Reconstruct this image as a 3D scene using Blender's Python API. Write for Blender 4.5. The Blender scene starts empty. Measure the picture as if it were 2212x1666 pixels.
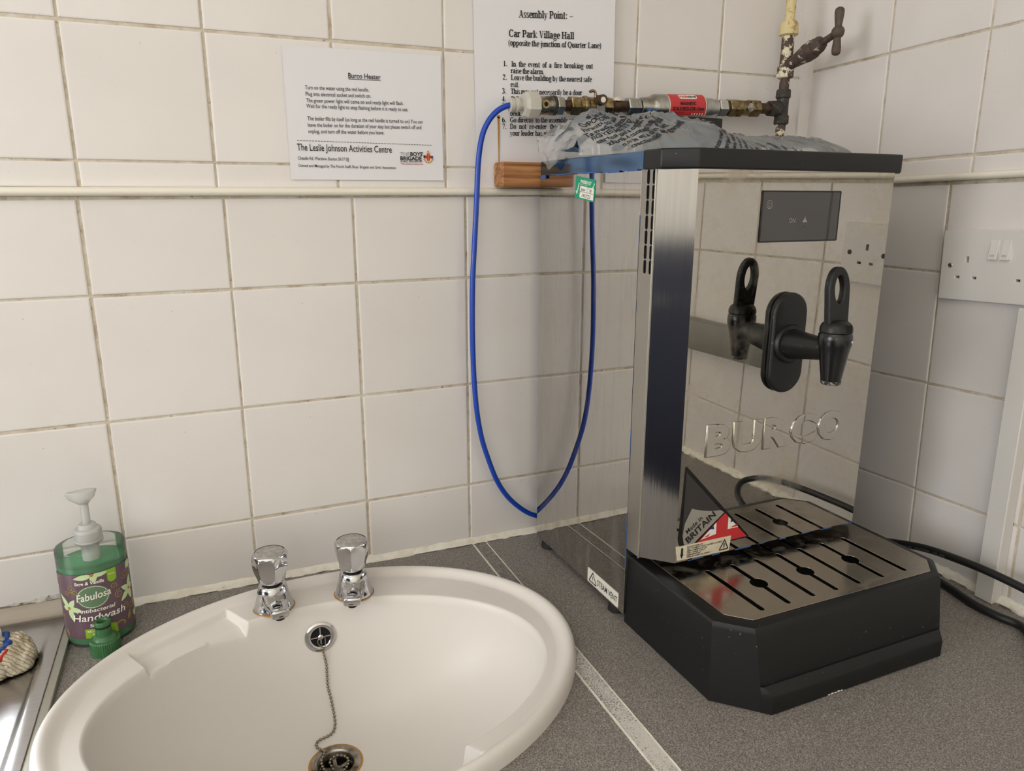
import bpy, bmesh, math, random
from mathutils import Vector as V, Matrix as MX, noise as NZ
S = bpy.context.scene
COL = S.collection
PI = math.pi
rnd = random.Random(7)

# ------------------------------------------------------------------ camera, light, exposure
cam_d = bpy.data.cameras.new('camera')
cam = bpy.data.objects.new('camera', cam_d)
COL.objects.link(cam)
cam_d.sensor_fit = 'HORIZONTAL'
cam_d.sensor_width = 36.0
cam_d.lens = 36.0 * 1598.358 / 2212.0
cam_d.clip_start = 0.02
_r = ((0.9231261848, -0.3844950093, 0.0012785563),      # right
      (-0.0926916973, -0.2257663319, -0.9697617298),    # down
      (0.3731572003, 0.8950939343, -0.2440503077))      # forward
cam.matrix_world = MX(((_r[0][0], -_r[1][0], -_r[2][0], -0.9367074),
                       (_r[0][1], -_r[1][1], -_r[2][1], -1.0001910),
                       (_r[0][2], -_r[1][2], -_r[2][2], 0.5171430),
                       (0, 0, 0, 1)))
S.camera = cam
S.view_settings.view_transform = 'Standard'
S.view_settings.look = 'None'
S.view_settings.gamma = 1.0
S.view_settings.use_curve_mapping = False
S.view_settings.exposure = -0.66
S.cycles.use_denoising = True
S.cycles.max_bounces = 12
S.cycles.transparent_max_bounces = 12
S.cycles.sample_clamp_indirect = 4.0
S.cycles.caustics_reflective = False
S.cycles.caustics_refractive = False

w = bpy.data.worlds.new('sky'); S.world = w; w.use_nodes = True
w.node_tree.nodes['Background'].inputs[0].default_value = (0.75, 0.85, 1.0, 1)
w.node_tree.nodes['Background'].inputs[1].default_value = 1.0

def area(name, loc, target, sx, sy, power, col):
    d = bpy.data.lights.new(name, 'AREA'); d.shape = 'RECTANGLE'; d.size = sx; d.size_y = sy
    d.energy = power; d.color = col
    o = bpy.data.objects.new(name, d); COL.objects.link(o); o.location = loc
    o.rotation_euler = (V(target) - V(loc)).to_track_quat('-Z', 'Y').to_euler()
    return o
area('window_daylight', (-1.815, 0.112, 0.57), (-1.815, -1.0, 0.57), 1.05, 0.94, 240.0, (0.93, 0.97, 1.0))
area('rear_fill_light', (-2.25, -2.74, 0.78), (-2.20, 0.0, 0.74), 0.98, 1.10, 11.0, (1.0, 0.99, 0.985))  # added fill from behind the camera, no known source
area('side_window_daylight', (-2.865, -0.80, 0.66), (0.0, -0.80, 0.60), 0.90, 0.90, 36.0, (0.98, 0.99, 1.0))
area('ceiling_fill_light', (-1.30, -1.30, 1.52), (-1.30, -1.30, 0.0), 1.5, 1.0, 5.0, (1.0, 0.975, 0.95))  # soft overhead fill, added without any fitting

# ------------------------------------------------------------------ helpers
def link(name, me, mat=None, parent=None, smooth=None):
    o = bpy.data.objects.new(name, me); COL.objects.link(o)
    if mat is not None:
        me.materials.clear(); me.materials.append(mat)
    if smooth is not None:
        me.polygons.foreach_set('use_smooth', [True] * len(me.polygons))
        if smooth < 179: me.set_sharp_from_angle(angle=math.radians(smooth))
    if parent is not None: o.parent = parent
    return o
def mesh(name, vf, mat=None, parent=None, smooth=35):
    me = bpy.data.meshes.new(name)
    me.from_pydata([tuple(v) for v in vf[0]], [], vf[1]); me.update()
    bm = bmesh.new(); bm.from_mesh(me)
    if len(vf) < 3: bmesh.ops.recalc_face_normals(bm, faces=bm.faces)
    bm.to_mesh(me); bm.free()
    return link(name, me, mat, parent, smooth)
def tag(o, label=None, cat=None, group=None, kind=None):
    if label: o['label'] = label
    if cat: o['category'] = cat
    if group: o['group'] = group
    if kind: o['kind'] = kind
    return o
def thing(name, label, cat, loc=(0, 0, 0), rotz=0.0, group=None):
    o = bpy.data.objects.new(name, None); COL.objects.link(o)
    o.location = loc; o.rotation_euler = (0, 0, rotz); o.empty_display_size = 0.02
    return tag(o, label, cat, group)
def join(*gs):
    vs, fs = [], []
    for g in gs:
        n = len(vs); vs += list(g[0]); fs += [tuple(i + n for i in f) for f in g[1]]
    return vs, fs
def xf(g, m): return [m @ V(v) for v in g[0]], g[1]
def mv(g, d): return [V(v) + V(d) for v in g[0]], g[1]
def box(x0, x1, y0, y1, z0, z1):
    v = [(x, y, z) for z in (z0, z1) for y in (y0, y1) for x in (x0, x1)]
    return v, [(0, 2, 3, 1), (4, 5, 7, 6), (0, 1, 5, 4), (2, 6, 7, 3), (0, 4, 6, 2), (1, 3, 7, 5)]
def bevel(g, r, seg=2, ang=30):
    me = bpy.data.meshes.new('t'); me.from_pydata([tuple(v) for v in g[0]], [], g[1])
    bm = bmesh.new(); bm.from_mesh(me); bmesh.ops.remove_doubles(bm, verts=bm.verts, dist=1e-6)
    bmesh.ops.recalc_face_normals(bm, faces=bm.faces)
    es = [e for e in bm.edges if len(e.link_faces) == 2 and e.calc_face_angle(0) > math.radians(ang)]
    bmesh.ops.bevel(bm, geom=es, offset=r, segments=seg, affect='EDGES', profile=0.5, clamp_overlap=True)
    bm.verts.index_update()
    out = [v.co.copy() for v in bm.verts], [tuple(v.index for v in f.verts) for f in bm.faces]
    bm.free(); bpy.data.meshes.remove(me)
    return out
def frame_to(d):
    d = V(d).normalized(); u = d.orthogonal().normalized(); return u, d.cross(u)
def lathe(prof, seg=32, p0=(0, 0, 0), axis=(0, 0, 1), rfun=None, ref=None, cap=True):
    ax = V(axis).normalized()
    if ref is None: u, w2 = frame_to(ax)
    else:
        u = (V(ref) - ax * V(ref).dot(ax)).normalized(); w2 = ax.cross(u)
    vs, fs = [], []
    for k, (r, h) in enumerate(prof):
        for i in range(seg):
            a = 2 * PI * i / seg
            rr = r if rfun is None else rfun(r, h, a)
            vs.append(V(p0) + ax * h + (u * math.cos(a) + w2 * math.sin(a)) * rr)
    for k in range(len(prof) - 1):
        for i in range(seg):
            j = (i + 1) % seg
            fs.append((k * seg + i, k * seg + j, (k + 1) * seg + j, (k + 1) * seg + i))
    if cap:
        n = len(prof) - 1
        fs.append(tuple(range(seg - 1, -1, -1))); fs.append(tuple(n * seg + i for i in range(seg)))
    return vs, fs
def cyl(p0, p1, r0, r1=None, seg=20):
    d = V(p1) - V(p0); return lathe([(r0, 0), (r0 if r1 is None else r1, d.length)], seg, p0, d)
def hexnut(p0, p1, r, seg=6):
    d = V(p1) - V(p0); L = d.length; c = min(0.0015, L * .2)
    g = lathe([(r * .93, 0), (r, c), (r, L - c), (r * .93, L)], seg, p0, d, ref=(0, 0.3, 1)); return g
def spline(pts, n=8):
    P = [V(p) for p in pts]; P = [P[0] * 2 - P[1]] + P + [P[-1] * 2 - P[-2]]; out = []
    for i in range(1, len(P) - 2):
        a, b, c, d = P[i - 1:i + 3]
        for k in range(n):
            t = k / n
            out.append(.5 * ((2 * b) + (c - a) * t + (2 * a - 5 * b + 4 * c - d) * t * t + (3 * b - a - 3 * c + d) * t ** 3))
    out.append(P[-2]); return out
def tube(path, r, seg=12, up=(0, 0, 1), rf=None):
    P = [V(p) for p in path]; vs, fs = [], []; n0 = None
    for i, p in enumerate(P):
        t = (P[min(i + 1, len(P) - 1)] - P[max(i - 1, 0)]).normalized()
        if n0 is None: n0 = (V(up) - t * V(up).dot(t)); n0 = n0.normalized() if n0.length > 1e-3 else t.orthogonal().normalized()
        else: n0 = (n0 - t * n0.dot(t)).normalized()
        b = t.cross(n0); rr = r if rf is None else rf(i / (len(P) - 1)) * r
        for k in range(seg):
            a = 2 * PI * k / seg; vs.append(p + (n0 * math.cos(a) + b * math.sin(a)) * rr)
    for i in range(len(P) - 1):
        for k in range(seg):
            j = (k + 1) % seg; fs.append((i * seg + k, i * seg + j, (i + 1) * seg + j, (i + 1) * seg + k))
    n = len(P) - 1
    fs.append(tuple(range(seg - 1, -1, -1))); fs.append(tuple(n * seg + k for k in range(seg)))
    return vs, fs
def prism(poly, z0, z1, top=None):
    n = len(poly); t = top or poly
    v = [(x, y, z0) for x, y in poly] + [(x, y, z1) for x, y in t]
    return v, [tuple(range(n - 1, -1, -1)), tuple(range(n, 2 * n))] + [(i, (i + 1) % n, n + (i + 1) % n, n + i) for i in range(n)]
def arc(cx, cy, rx, ry, a0, a1, n):
    return [(cx + rx * math.cos(math.radians(a0 + (a1 - a0) * i / n)), cy + ry * math.sin(math.radians(a0 + (a1 - a0) * i / n))) for i in range(n + 1)]
def stadium(x0, y0, x1, y1, r, n=8):
    d = math.degrees(math.atan2(y1 - y0, x1 - x0))
    return arc(x0, y0, r, r, d + 90, d + 270, n) + arc(x1, y1, r, r, d - 90, d + 90, n)
def rrect(x0, x1, y0, y1, r, n=4):
    return arc(x1 - r, y1 - r, r, r, 0, 90, n) + arc(x0 + r, y1 - r, r, r, 90, 180, n) + arc(x0 + r, y0 + r, r, r, 180, 270, n) + arc(x1 - r, y0 + r, r, r, 270, 360, n)
def cells(rows, th):
    """perforated sheet in XY: list of (x0, x1, y0, y1, hole loop or None), thickness th"""
    gs = []
    for x0, x1, y0, y1, h in rows:
        if h is None: gs.append(box(x0, x1, y0, y1, -th / 2, th / 2)); continue
        cx, cy = sum(q[0] for q in h) / len(h), sum(q[1] for q in h) / len(h); n = len(h); ou_ = []
        for x, y in h:
            dx, dy = x - cx, y - cy; k = min([(x1 - cx) / dx if dx > 1e-9 else (x0 - cx) / dx if dx < -1e-9 else 1e9, (y1 - cy) / dy if dy > 1e-9 else (y0 - cy) / dy if dy < -1e-9 else 1e9]); ou_.append((cx + dx * k, cy + dy * k))
        for c in ((x0, y0), (x0, y1), (x1, y0), (x1, y1)):
            j = min(range(n), key=lambda i: (ou_[i][0] - c[0]) ** 2 + (ou_[i][1] - c[1]) ** 2); ou_[j] = c
        vs = [(x, y, z) for z in (th / 2, -th / 2) for pl in (ou_, h) for x, y in pl]; fs = []
        for i in range(n):
            j = (i + 1) % n
            fs += [(i, j, n + j, n + i), (2 * n + j, 2 * n + i, 3 * n + i, 3 * n + j), (n + i, n + j, 3 * n + j, 3 * n + i)]
        gs.append((vs, fs))
    return join(*gs)
def curve_geom(cu):
    o = bpy.data.objects.new('t', cu); me = o.to_mesh()
    g = [v.co.copy() for v in me.vertices], [tuple(p.vertices) for p in me.polygons]
    o.to_mesh_clear(); bpy.data.objects.remove(o); bpy.data.curves.remove(cu); return g
def plate(outline, holes=(), th=0.001, bev=0.0):
    """flat plate in XY with holes, centred thickness th along Z"""
    K = 200.0
    cu = bpy.data.curves.new('t', 'CURVE'); cu.dimensions = '2D'; cu.fill_mode = 'BOTH'
    for pl in [outline] + list(holes):
        sp = cu.splines.new('POLY'); sp.points.add(len(pl) - 1); sp.use_cyclic_u = True
        for p, q in zip(sp.points, pl): p.co = (q[0] * K, q[1] * K, 0, 1)
    cu.extrude = (th / 2 - bev) * K; cu.bevel_depth = bev * K; cu.bevel_resolution = 2 if bev else 0
    g = curve_geom(cu)
    return [v / K for v in g[0]], g[1]
def text(body, size, x=0, y=0, align='LEFT', sx=1.0, shear=0.0, bold=0.0, space=1.0, ext=0.0, bev=0.0, valign='TOP_BASELINE', fit=None):
    """2D glyph geometry in XY"""
    cu = bpy.data.curves.new('t', 'FONT'); cu.body = body; cu.size = size * 200; cu.shear = shear; cu.offset = bold * size * 200
    cu.align_x = align if fit is None else 'LEFT'; cu.space_character = space; cu.extrude = ext * 200; cu.bevel_depth = bev * 200; cu.resolution_u = 3
    cu.bevel_resolution = 2
    g = curve_geom(cu); g = ([v / 200 for v in g[0]], g[1])
    if fit and g[0]:
        xs = [v[0] for v in g[0]]; s = fit / (max(xs) - min(xs)); m = min(xs)
        return [V(((v[0] - m) * s + x, v[1] + y, v[2])) for v in g[0]], g[1]
    return [V((v[0] * sx + x, v[1] + y, v[2])) for v in g[0]], g[1]
def flat(poly, z=0): return [(x, y, z) for x, y in poly], [tuple(range(len(poly)))]
def bar(x0, y0, x1, y1, w2):
    d = V((x1 - x0, y1 - y0)); n = V((-d.y, d.x)).normalized() * w2 / 2
    return flat([(x0 - n.x, y0 - n.y), (x1 - n.x, y1 - n.y), (x1 + n.x, y1 + n.y), (x0 + n.x, y0 + n.y)])
def ring(cx, cy, r0, r1, a0=0, a1=360, n=24):
    o = arc(cx, cy, r1, r1, a0, a1, n); i = arc(cx, cy, r0, r0, a0, a1, n)
    return [(x, y, 0) for x, y in o + i], [(k, k + 1, n + 2 + k, n + 1 + k) for k in range(n)]
def outline_poly(pl, w2):
    g = [bar(*pl[i], *pl[(i + 1) % len(pl)], w2) for i in range(len(pl))]; return join(*g)
def mat4(origin, ex, ey, ez):
    return MX(((ex[0], ey[0], ez[0], origin[0]), (ex[1], ey[1], ez[1], origin[1]), (ex[2], ey[2], ez[2], origin[2]), (0, 0, 0, 1)))
def onback(x, z, y): return mat4((x, y, z), (1, 0, 0), (0, 0, 1), (0, -1, 0))   # XY drawing onto a plane facing -Y

# ------------------------------------------------------------------ materials
def lin(c): return tuple(((v / 255) / 12.92 if v / 255 <= .04045 else ((v / 255 + .055) / 1.055) ** 2.4) for v in c) + (1,)
class N:
    def __init__(s, name):
        s.m = bpy.data.materials.new(name); s.m.use_nodes = True; s.t = s.m.node_tree; s.n = s.t.nodes
        s.b = s.n['Principled BSDF']; s.tc = None
    def add(s, kind, **kw):
        n = s.n.new(kind)
        for k, v in kw.items():
            if hasattr(n, k): setattr(n, k, v)
            else: n.inputs[k.replace('_', ' ')].default_value = v
        return n
    def L(s, a, b): s.t.links.new(a, b)
    def co(s, scale=(1, 1, 1), obj=True):
        if s.tc is None: s.tc = s.n.new('ShaderNodeTexCoord')
        mp = s.n.new('ShaderNodeMapping'); mp.inputs['Scale'].default_value = scale
        s.L(s.tc.outputs['Object' if obj else 'Generated'], mp.inputs[0]); return mp.outputs[0]
    def noise(s, scale, detail=3, rough=.55, vs=(1, 1, 1)):
        n = s.add('ShaderNodeTexNoise'); n.inputs['Scale'].default_value = scale; n.inputs['Detail'].default_value = detail; n.inputs['Roughness'].default_value = rough
        s.L(s.co(vs), n.inputs['Vector']); return n.outputs['Fac']
    def voro(s, scale, out='Color', vs=(1, 1, 1)):
        n = s.add('ShaderNodeTexVoronoi'); n.inputs['Scale'].default_value = scale; s.L(s.co(vs), n.inputs['Vector']); return n.outputs[out]
    def ramp(s, f, stops, interp='LINEAR'):
        n = s.n.new('ShaderNodeValToRGB'); e = n.color_ramp; e.interpolation = interp
        while len(e.elements) > 1: e.elements.remove(e.elements[-1])
        e.elements[0].position, e.elements[0].color = stops[0][0], stops[0][1]
        for p, c in stops[1:]: x = e.elements.new(p); x.color = c
        s.L(f, n.inputs[0]); return n.outputs[0]
    def mix(s, f, a, b):
        n = s.n.new('ShaderNodeMix'); n.data_type = 'RGBA'
        for i, v in ((0, f), (6, a), (7, b)):
            if hasattr(v, 'is_linked'): s.L(v, n.inputs[i])
            else: n.inputs[i].default_value = v
        return n.outputs[2]
    def bump(s, h, strength=.2, dist=.001):
        n = s.n.new('ShaderNodeBump'); n.inputs['Strength'].default_value = strength; n.inputs['Distance'].default_value = dist
        s.L(h, n.inputs['Height']); s.L(n.outputs[0], s.b.inputs['Normal'])
    def set(s, **kw):
        for k, v in kw.items():
            i = s.b.inputs[k.replace('_', ' ')]
            if hasattr(v, 'is_linked'): s.L(v, i)
            else: i.default_value = v
        return s
def g1(v): return (v, v, v, 1)
def simple(name, rgb, rough=.5, metal=0.0, **kw):
    n = N(name); n.set(Base_Color=lin(rgb), Roughness=rough, Metallic=metal, **kw); return n.m
def m_tile():
    n = N('glazed_tile'); oi = n.add('ShaderNodeObjectInfo')
    base = n.mix(n.ramp(n.noise(9, 2), [(.35, g1(0)), (.65, g1(1))]), lin((223, 217, 214)), lin((226, 221, 218)))
    var = n.ramp(oi.outputs['Random'], [(0, (.965, .965, .96, 1)), (1, (1, 1, 1, 1))])
    mm = n.n.new('ShaderNodeMix'); mm.data_type = 'RGBA'; mm.blend_type = 'MULTIPLY'; mm.inputs[0].default_value = 1
    n.L(base, mm.inputs[6]); n.L(var, mm.inputs[7])
    sp = n.ramp(n.noise(230, 2, .6), [(.735, g1(0)), (.76, g1(.55))])
    n.set(Base_Color=n.mix(sp, mm.outputs[2], lin((120, 105, 90))), Roughness=.20, Specular_IOR_Level=.45)
    n.bump(n.noise(28, 2), .06, .002); return n.m
def m_grout():
    n = N('aged_grout')
    c = n.ramp(n.noise(45, 4, .65), [(.30, lin((172, 154, 128))), (.46, lin((204, 192, 172))), (.7, lin((222, 214, 202)))])
    d = n.ramp(n.noise(120, 3, .7), [(.62, g1(0)), (.72, g1(.75))])
    n.set(Base_Color=n.mix(d, c, lin((124, 104, 80))), Roughness=.85); n.bump(n.noise(700, 4, .7), .8, .001); return n.m
def m_sealant():
    n = N('old_sealant')
    c = n.ramp(n.noise(60, 4, .6), [(.3, lin((222, 214, 194))), (.6, lin((240, 236, 226)))])
    d = n.ramp(n.noise(110, 5, .75, (1, 1, 2.5)), [(.64, g1(0)), (.72, g1(.8))])
    n.set(Base_Color=n.mix(d, c, lin((140, 116, 88))), Roughness=.45); n.bump(n.noise(260, 4, .7), .4, .001); return n.m
def m_plaster():
    n = N('crumbled_plaster'); c = n.ramp(n.noise(90, 5, .7), [(.34, lin((96, 84, 72))), (.46, lin((168, 160, 150))), (.62, lin((206, 202, 196)))])
    n.set(Base_Color=c, Roughness=.85); n.bump(n.noise(300, 4, .7), .8, .002); return n.m
def m_laminate():
    n = N('speckled_laminate')
    c = n.ramp(n.voro(900), [(0, lin((66, 62, 60))), (.28, lin((100, 95, 91))), (.55, lin((130, 124, 119))), (.8, lin((168, 161, 154))), (1, lin((204, 198, 190)))])
    c2 = n.mix(n.ramp(n.noise(650, 1), [(.42, g1(0)), (.58, g1(1))]), lin((92, 87, 84)), lin((160, 153, 147)))
    n.set(Base_Color=n.mix(.45, c, c2), Roughness=.42, Specular_IOR_Level=.4)
    n.bump(n.noise(900, 1), .15, .0005); return n.m
def m_mirror(name, col, rough, dirt, streak=(1, 1, 1), dirtcol=(176, 162, 136), sc=18):
    n = N(name)
    st = n.ramp(n.noise(sc, 5, .65, streak), [(.50, g1(0)), (.72, g1(1))])
    fine = n.ramp(n.noise(240, 4, .7, streak), [(.55, g1(0)), (.78, g1(1))])
    mm = n.add('ShaderNodeMath', operation='MULTIPLY'); n.L(st, mm.inputs[0]); mm.inputs[1].default_value = dirt
    m2 = n.add('ShaderNodeMath', operation='MULTIPLY_ADD'); n.L(fine, m2.inputs[0]); m2.inputs[1].default_value = dirt * .6; n.L(mm.outputs[0], m2.inputs[2])
    n.set(Base_Color=n.mix(m2.outputs[0], lin(col), lin(dirtcol)), Metallic=1.0)
    r = n.add('ShaderNodeMath', operation='MULTIPLY_ADD'); n.L(m2.outputs[0], r.inputs[0]); r.inputs[1].default_value = .22; r.inputs[2].default_value = rough
    mt = n.add('ShaderNodeMath', operation='MULTIPLY_ADD'); n.L(m2.outputs[0], mt.inputs[0]); mt.inputs[1].default_value = -.55; mt.inputs[2].default_value = 1.0
    n.L(r.outputs[0], n.b.inputs['Roughness']); n.L(mt.outputs[0], n.b.inputs['Metallic'])
    n.bump(n.noise(7, 2), .035, .002); return n.m
def m_brushed(name, col, rough, vs, aniso=.0, bs=.12):
    n = N(name); f = n.noise(320, 4, .6, vs)
    n.set(Base_Color=n.mix(f, lin([v * .86 for v in col]), lin(col)), Metallic=1.0, Roughness=rough); n.bump(f, bs, .0005); return n.m
def m_wood():
    n = N('cut_timber'); f = n.noise(120, 4, .6, (.06, 1, 1.6))
    n.set(Base_Color=n.ramp(f, [(.3, lin((112, 68, 36))), (.5, lin((172, 118, 72))), (.7, lin((200, 148, 98)))]), Roughness=.7); n.bump(f, .5, .001); return n.m
def m_peel(name, paint, dark, lo, sc=70):
    n = N(name); f = n.noise(sc, 5, .7)
    k = n.ramp(f, [(lo, g1(0)), (lo + .03, g1(1))])
    d2 = n.mix(n.noise(220, 3), lin(dark), lin([min(255, v * 1.9) for v in dark]))
    n.set(Base_Color=n.mix(k, d2, lin(paint)), Roughness=.6); n.bump(f, .9, .003); return n.m
def m_metal_worn(name, a, b2, rough=.35, metal=1.0, sc=90):
    n = N(name); f = n.noise(sc, 4, .65)
    n.set(Base_Color=n.ramp(f, [(.36, lin(a)), (.62, lin(b2))]), Metallic=metal, Roughness=rough); n.bump(f, .25, .001); return n.m
def m_porcelain():
    n = N('white_vitreous_china')
    n.set(Base_Color=lin((222, 217, 212)), Roughness=.36, Specular_IOR_Level=.3); return n.m
def m_black(name, rgb, rough, sc=900):
    n = N(name); n.set(Base_Color=lin(rgb), Roughness=rough, Specular_IOR_Level=.4)
    sp = n.ramp(n.noise(300, 1, .5), [(.775, g1(0)), (.79, g1(.6))])
    n.L(n.mix(sp, lin(rgb), lin((150, 140, 125))), n.b.inputs['Base Color'])
    n.bump(n.noise(sc, 2), .12, .0004); return n.m
def m_film(name, tint, trans, white, rough=.12):
    n = N(name); n.n.remove(n.b)
    out = n.n['Material Output']
    tr = n.add('ShaderNodeBsdfTransparent'); tr.inputs[0].default_value = lin(tint)
    df = n.add('ShaderNodeBsdfDiffuse'); df.inputs[0].default_value = lin((246, 246, 243))
    tl = n.add('ShaderNodeBsdfTranslucent'); tl.inputs[0].default_value = lin((230, 230, 226))
    gl = n.add('ShaderNodeBsdfGlossy'); gl.inputs['Roughness'].default_value = rough
    d2 = n.add('ShaderNodeMixShader'); d2.inputs[0].default_value = .42; n.L(df.outputs[0], d2.inputs[1]); n.L(tl.outputs[0], d2.inputs[2])
    a = n.add('ShaderNodeMixShader'); a.inputs[0].default_value = white; n.L(tr.outputs[0], a.inputs[1]); n.L(d2.outputs[0], a.inputs[2])
    fr = n.add('ShaderNodeFresnel'); fr.inputs[0].default_value = 1.32
    b = n.add('ShaderNodeMixShader'); n.L(fr.outputs[0], b.inputs[0]); n.L(a.outputs[0], b.inputs[1]); n.L(gl.outputs[0], b.inputs[2])
    n.L(b.outputs[0], out.inputs[0]); return n.m
def m_cloth():
    n = N('knitted_cotton'); f = n.noise(500, 3, .6, (1, .25, 1))
    c = n.ramp(n.noise(60, 3), [(.3, lin((190, 174, 146))), (.6, lin((224, 214, 194)))])
    w = n.add('ShaderNodeTexWave'); w.inputs['Scale'].default_value = 95; w.inputs['Distortion'].default_value = 6; w.inputs['Detail'].default_value = 2; w.bands_direction = 'DIAGONAL'
    n.L(n.co(), w.inputs['Vector'])
    hl = n.ramp(w.outputs['Fac'], [(.04, g1(.75)), (.14, g1(0))])
    n.set(Base_Color=n.mix(hl, c, lin((120, 104, 82))), Roughness=.95); n.bump(w.outputs['Fac'], .5, .0015); return n.m
M = dict(
    tile=m_tile(), grout=m_grout(), seal=m_sealant(), lam=m_laminate(), plast=m_plaster(), wood=m_wood(), china=m_porcelain(), cloth=m_cloth(),
    front=m_mirror('smeared_polished_steel', (186, 182, 174), .012, .40),
    side=m_mirror('polished_steel', (196, 193, 189), .012, .25, (1, 3, .45), (120, 112, 100)),
    brushed=m_brushed('brushed_steel', (190, 189, 190), .10, (1, 1, .03)),
    strip=simple('satin_steel', (178, 174, 168), .28, 1.0),
    grate=m_mirror('worn_tray_steel', (178, 170, 158), .17, .5, (1, 1, 1), (142, 124, 100), 45),
    drain=m_brushed('sink_steel', (200, 198, 198), .27, (.05, 1, 1), bs=.05),
    dimsteel=m_brushed('reflection_dimmed_steel', (150, 141, 130), .46, (.05, 1, 1), bs=.05), alu=m_brushed('edge_metal', (196, 194, 184), .38, (1, .05, 1)),  # upstand steel darkened in colour to imitate the wall it reflects
    chrome=simple('chrome', (196, 196, 198), .05, 1.0),
    chromedull=m_metal_worn('limed_chrome', (168, 166, 162), (205, 204, 202), .42, 1.0, 140),
    black=m_black('black_moulded_plastic', (19, 19, 20), .42),
    blackg=simple('black_gloss_plastic', (18, 18, 19), .25),
    hole=simple('dark_void', (8, 8, 8), .9),
    glass=simple('dark_display_glass', (44, 42, 40), .03, 0.0, Specular_IOR_Level=1.0),
    bluefilm=simple('blue_film_steel', (104, 136, 172), .13, 1.0),
    bluerag=simple('torn_blue_film', (52, 96, 156), .35),
    hose=simple('blue_hose_plastic', (8, 62, 170), .28),
    greyp=simple('grey_plastic', (190, 186, 176), .45),
    white=simple('white_plastic', (218, 214, 210), .32),
    rail=simple('cream_plastic_rail', (232, 226, 212), .3),
    paint=simple('cream_wall_paint', (222, 212, 196), .7),
    paper=simple('white_paper', (226, 224, 228), .8),
    ink=simple('black_ink', (24, 22, 24), .7), greyink=simple('grey_ink', (150, 148, 146), .7), redink=simple('red_ink', (196, 40, 40), .7), goldink=simple('gold_ink', (196, 140, 50), .7), blueink=simple('blue_ink', (40, 50, 130), .7),
    stain=simple('rust_stain', (176, 128, 60), .6),
    cream=m_peel('old_cream_gloss', (216, 200, 150), (120, 98, 62), .42), peel=m_peel('peeling_paint', (226, 216, 188), (52, 42, 36), .50), peeld=m_peel('dark_peeling_paint', (206, 192, 172), (48, 38, 34), .58),
    tarn=m_peel('tarnished_fitting', (96, 98, 92), (36, 33, 30), .60, 110), cop=m_metal_worn('brown_copper_pipe', (54, 40, 32), (92, 70, 54), .5, .5), brass=m_metal_worn('dull_brass', (96, 84, 58), (172, 152, 112), .36), nickel=m_metal_worn('dull_nickel', (104, 98, 84), (188, 182, 166), .3),
    galv=m_metal_worn('zinc_plated_steel', (150, 148, 142), (196, 195, 190), .3, 1.0, 30), handle=m_peel('chipped_brown_paint', (214, 200, 170), (54, 46, 38), .70, 60),
    redlab=simple('red_label', (196, 52, 56), .4), whitelab=simple('white_label', (226, 222, 210), .5), ivory=m_peel('soiled_label', (222, 212, 188), (150, 132, 100), .34, 60), darkgrey=simple('dark_grey_print', (52, 51, 50), .5), silver=simple('silver_print', (150, 146, 138), .45), grn=simple('green_label', (0, 150, 110), .4),
    film=m_film('clear_polythene', (254, 254, 254), .7, .30, .16), 
    purple=simple('plum_label', (100, 78, 88), .4), palegreen=simple('pale_green_print', (196, 218, 168), .45), sage=simple('sage_green_print', (96, 122, 92), .45), lime=simple('lime_green_print', (136, 178, 40), .45), ochre=simple('ochre_print', (160, 140, 70), .45), cwhite=simple('cream_white_print', (236, 234, 224), .45), orange=simple('orange_print', (190, 120, 50), .5),
    gadapt=simple('dark_green_plastic', (56, 104, 62), .38), rubber=simple('black_rubber', (20, 20, 20), .6), cable=simple('black_cable_sheath', (24, 24, 25), .45),
    cred=simple('red_stitching', (186, 52, 50), .9), cblue=simple('blue_stitching', (36, 72, 140), .9), cwht=simple('white_cotton', (236, 232, 228), .95),
    steelbead=simple('bead_chain_steel', (150, 140, 122), .28, 1.0), limey=m_metal_worn('stained_waste_steel', (96, 84, 66), (176, 172, 166), .3, 1.0, 40),
    navy=simple('stand_in_navy', (26, 32, 52), .5), cardfloor=simple('brown_floor_sheet', (96, 86, 76), .6), ceil=simple('white_ceiling_paint', (228, 222, 212), .8), worn=None,
)
def m_clearplastic(name, rgb, rough, ior=1.45):
    n = N(name); n.set(Base_Color=lin(rgb), Roughness=rough, Transmission_Weight=1.0, IOR=ior); return n.m
M['pet'] = m_film('clear_bottle_plastic', (254, 255, 254), .8, .13, .08)
M['pump'] = m_film('frosted_pump_plastic', (254, 254, 254), .4, .72, .25)
M['soap'] = m_film('green_liquid_soap', (70, 220, 140), .5, .7, .1)
for n_ in M['soap'].node_tree.nodes:
    if n_.type in ('BSDF_DIFFUSE', 'BSDF_TRANSLUCENT'): n_.inputs[0].default_value = lin((36, 196, 112))
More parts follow.
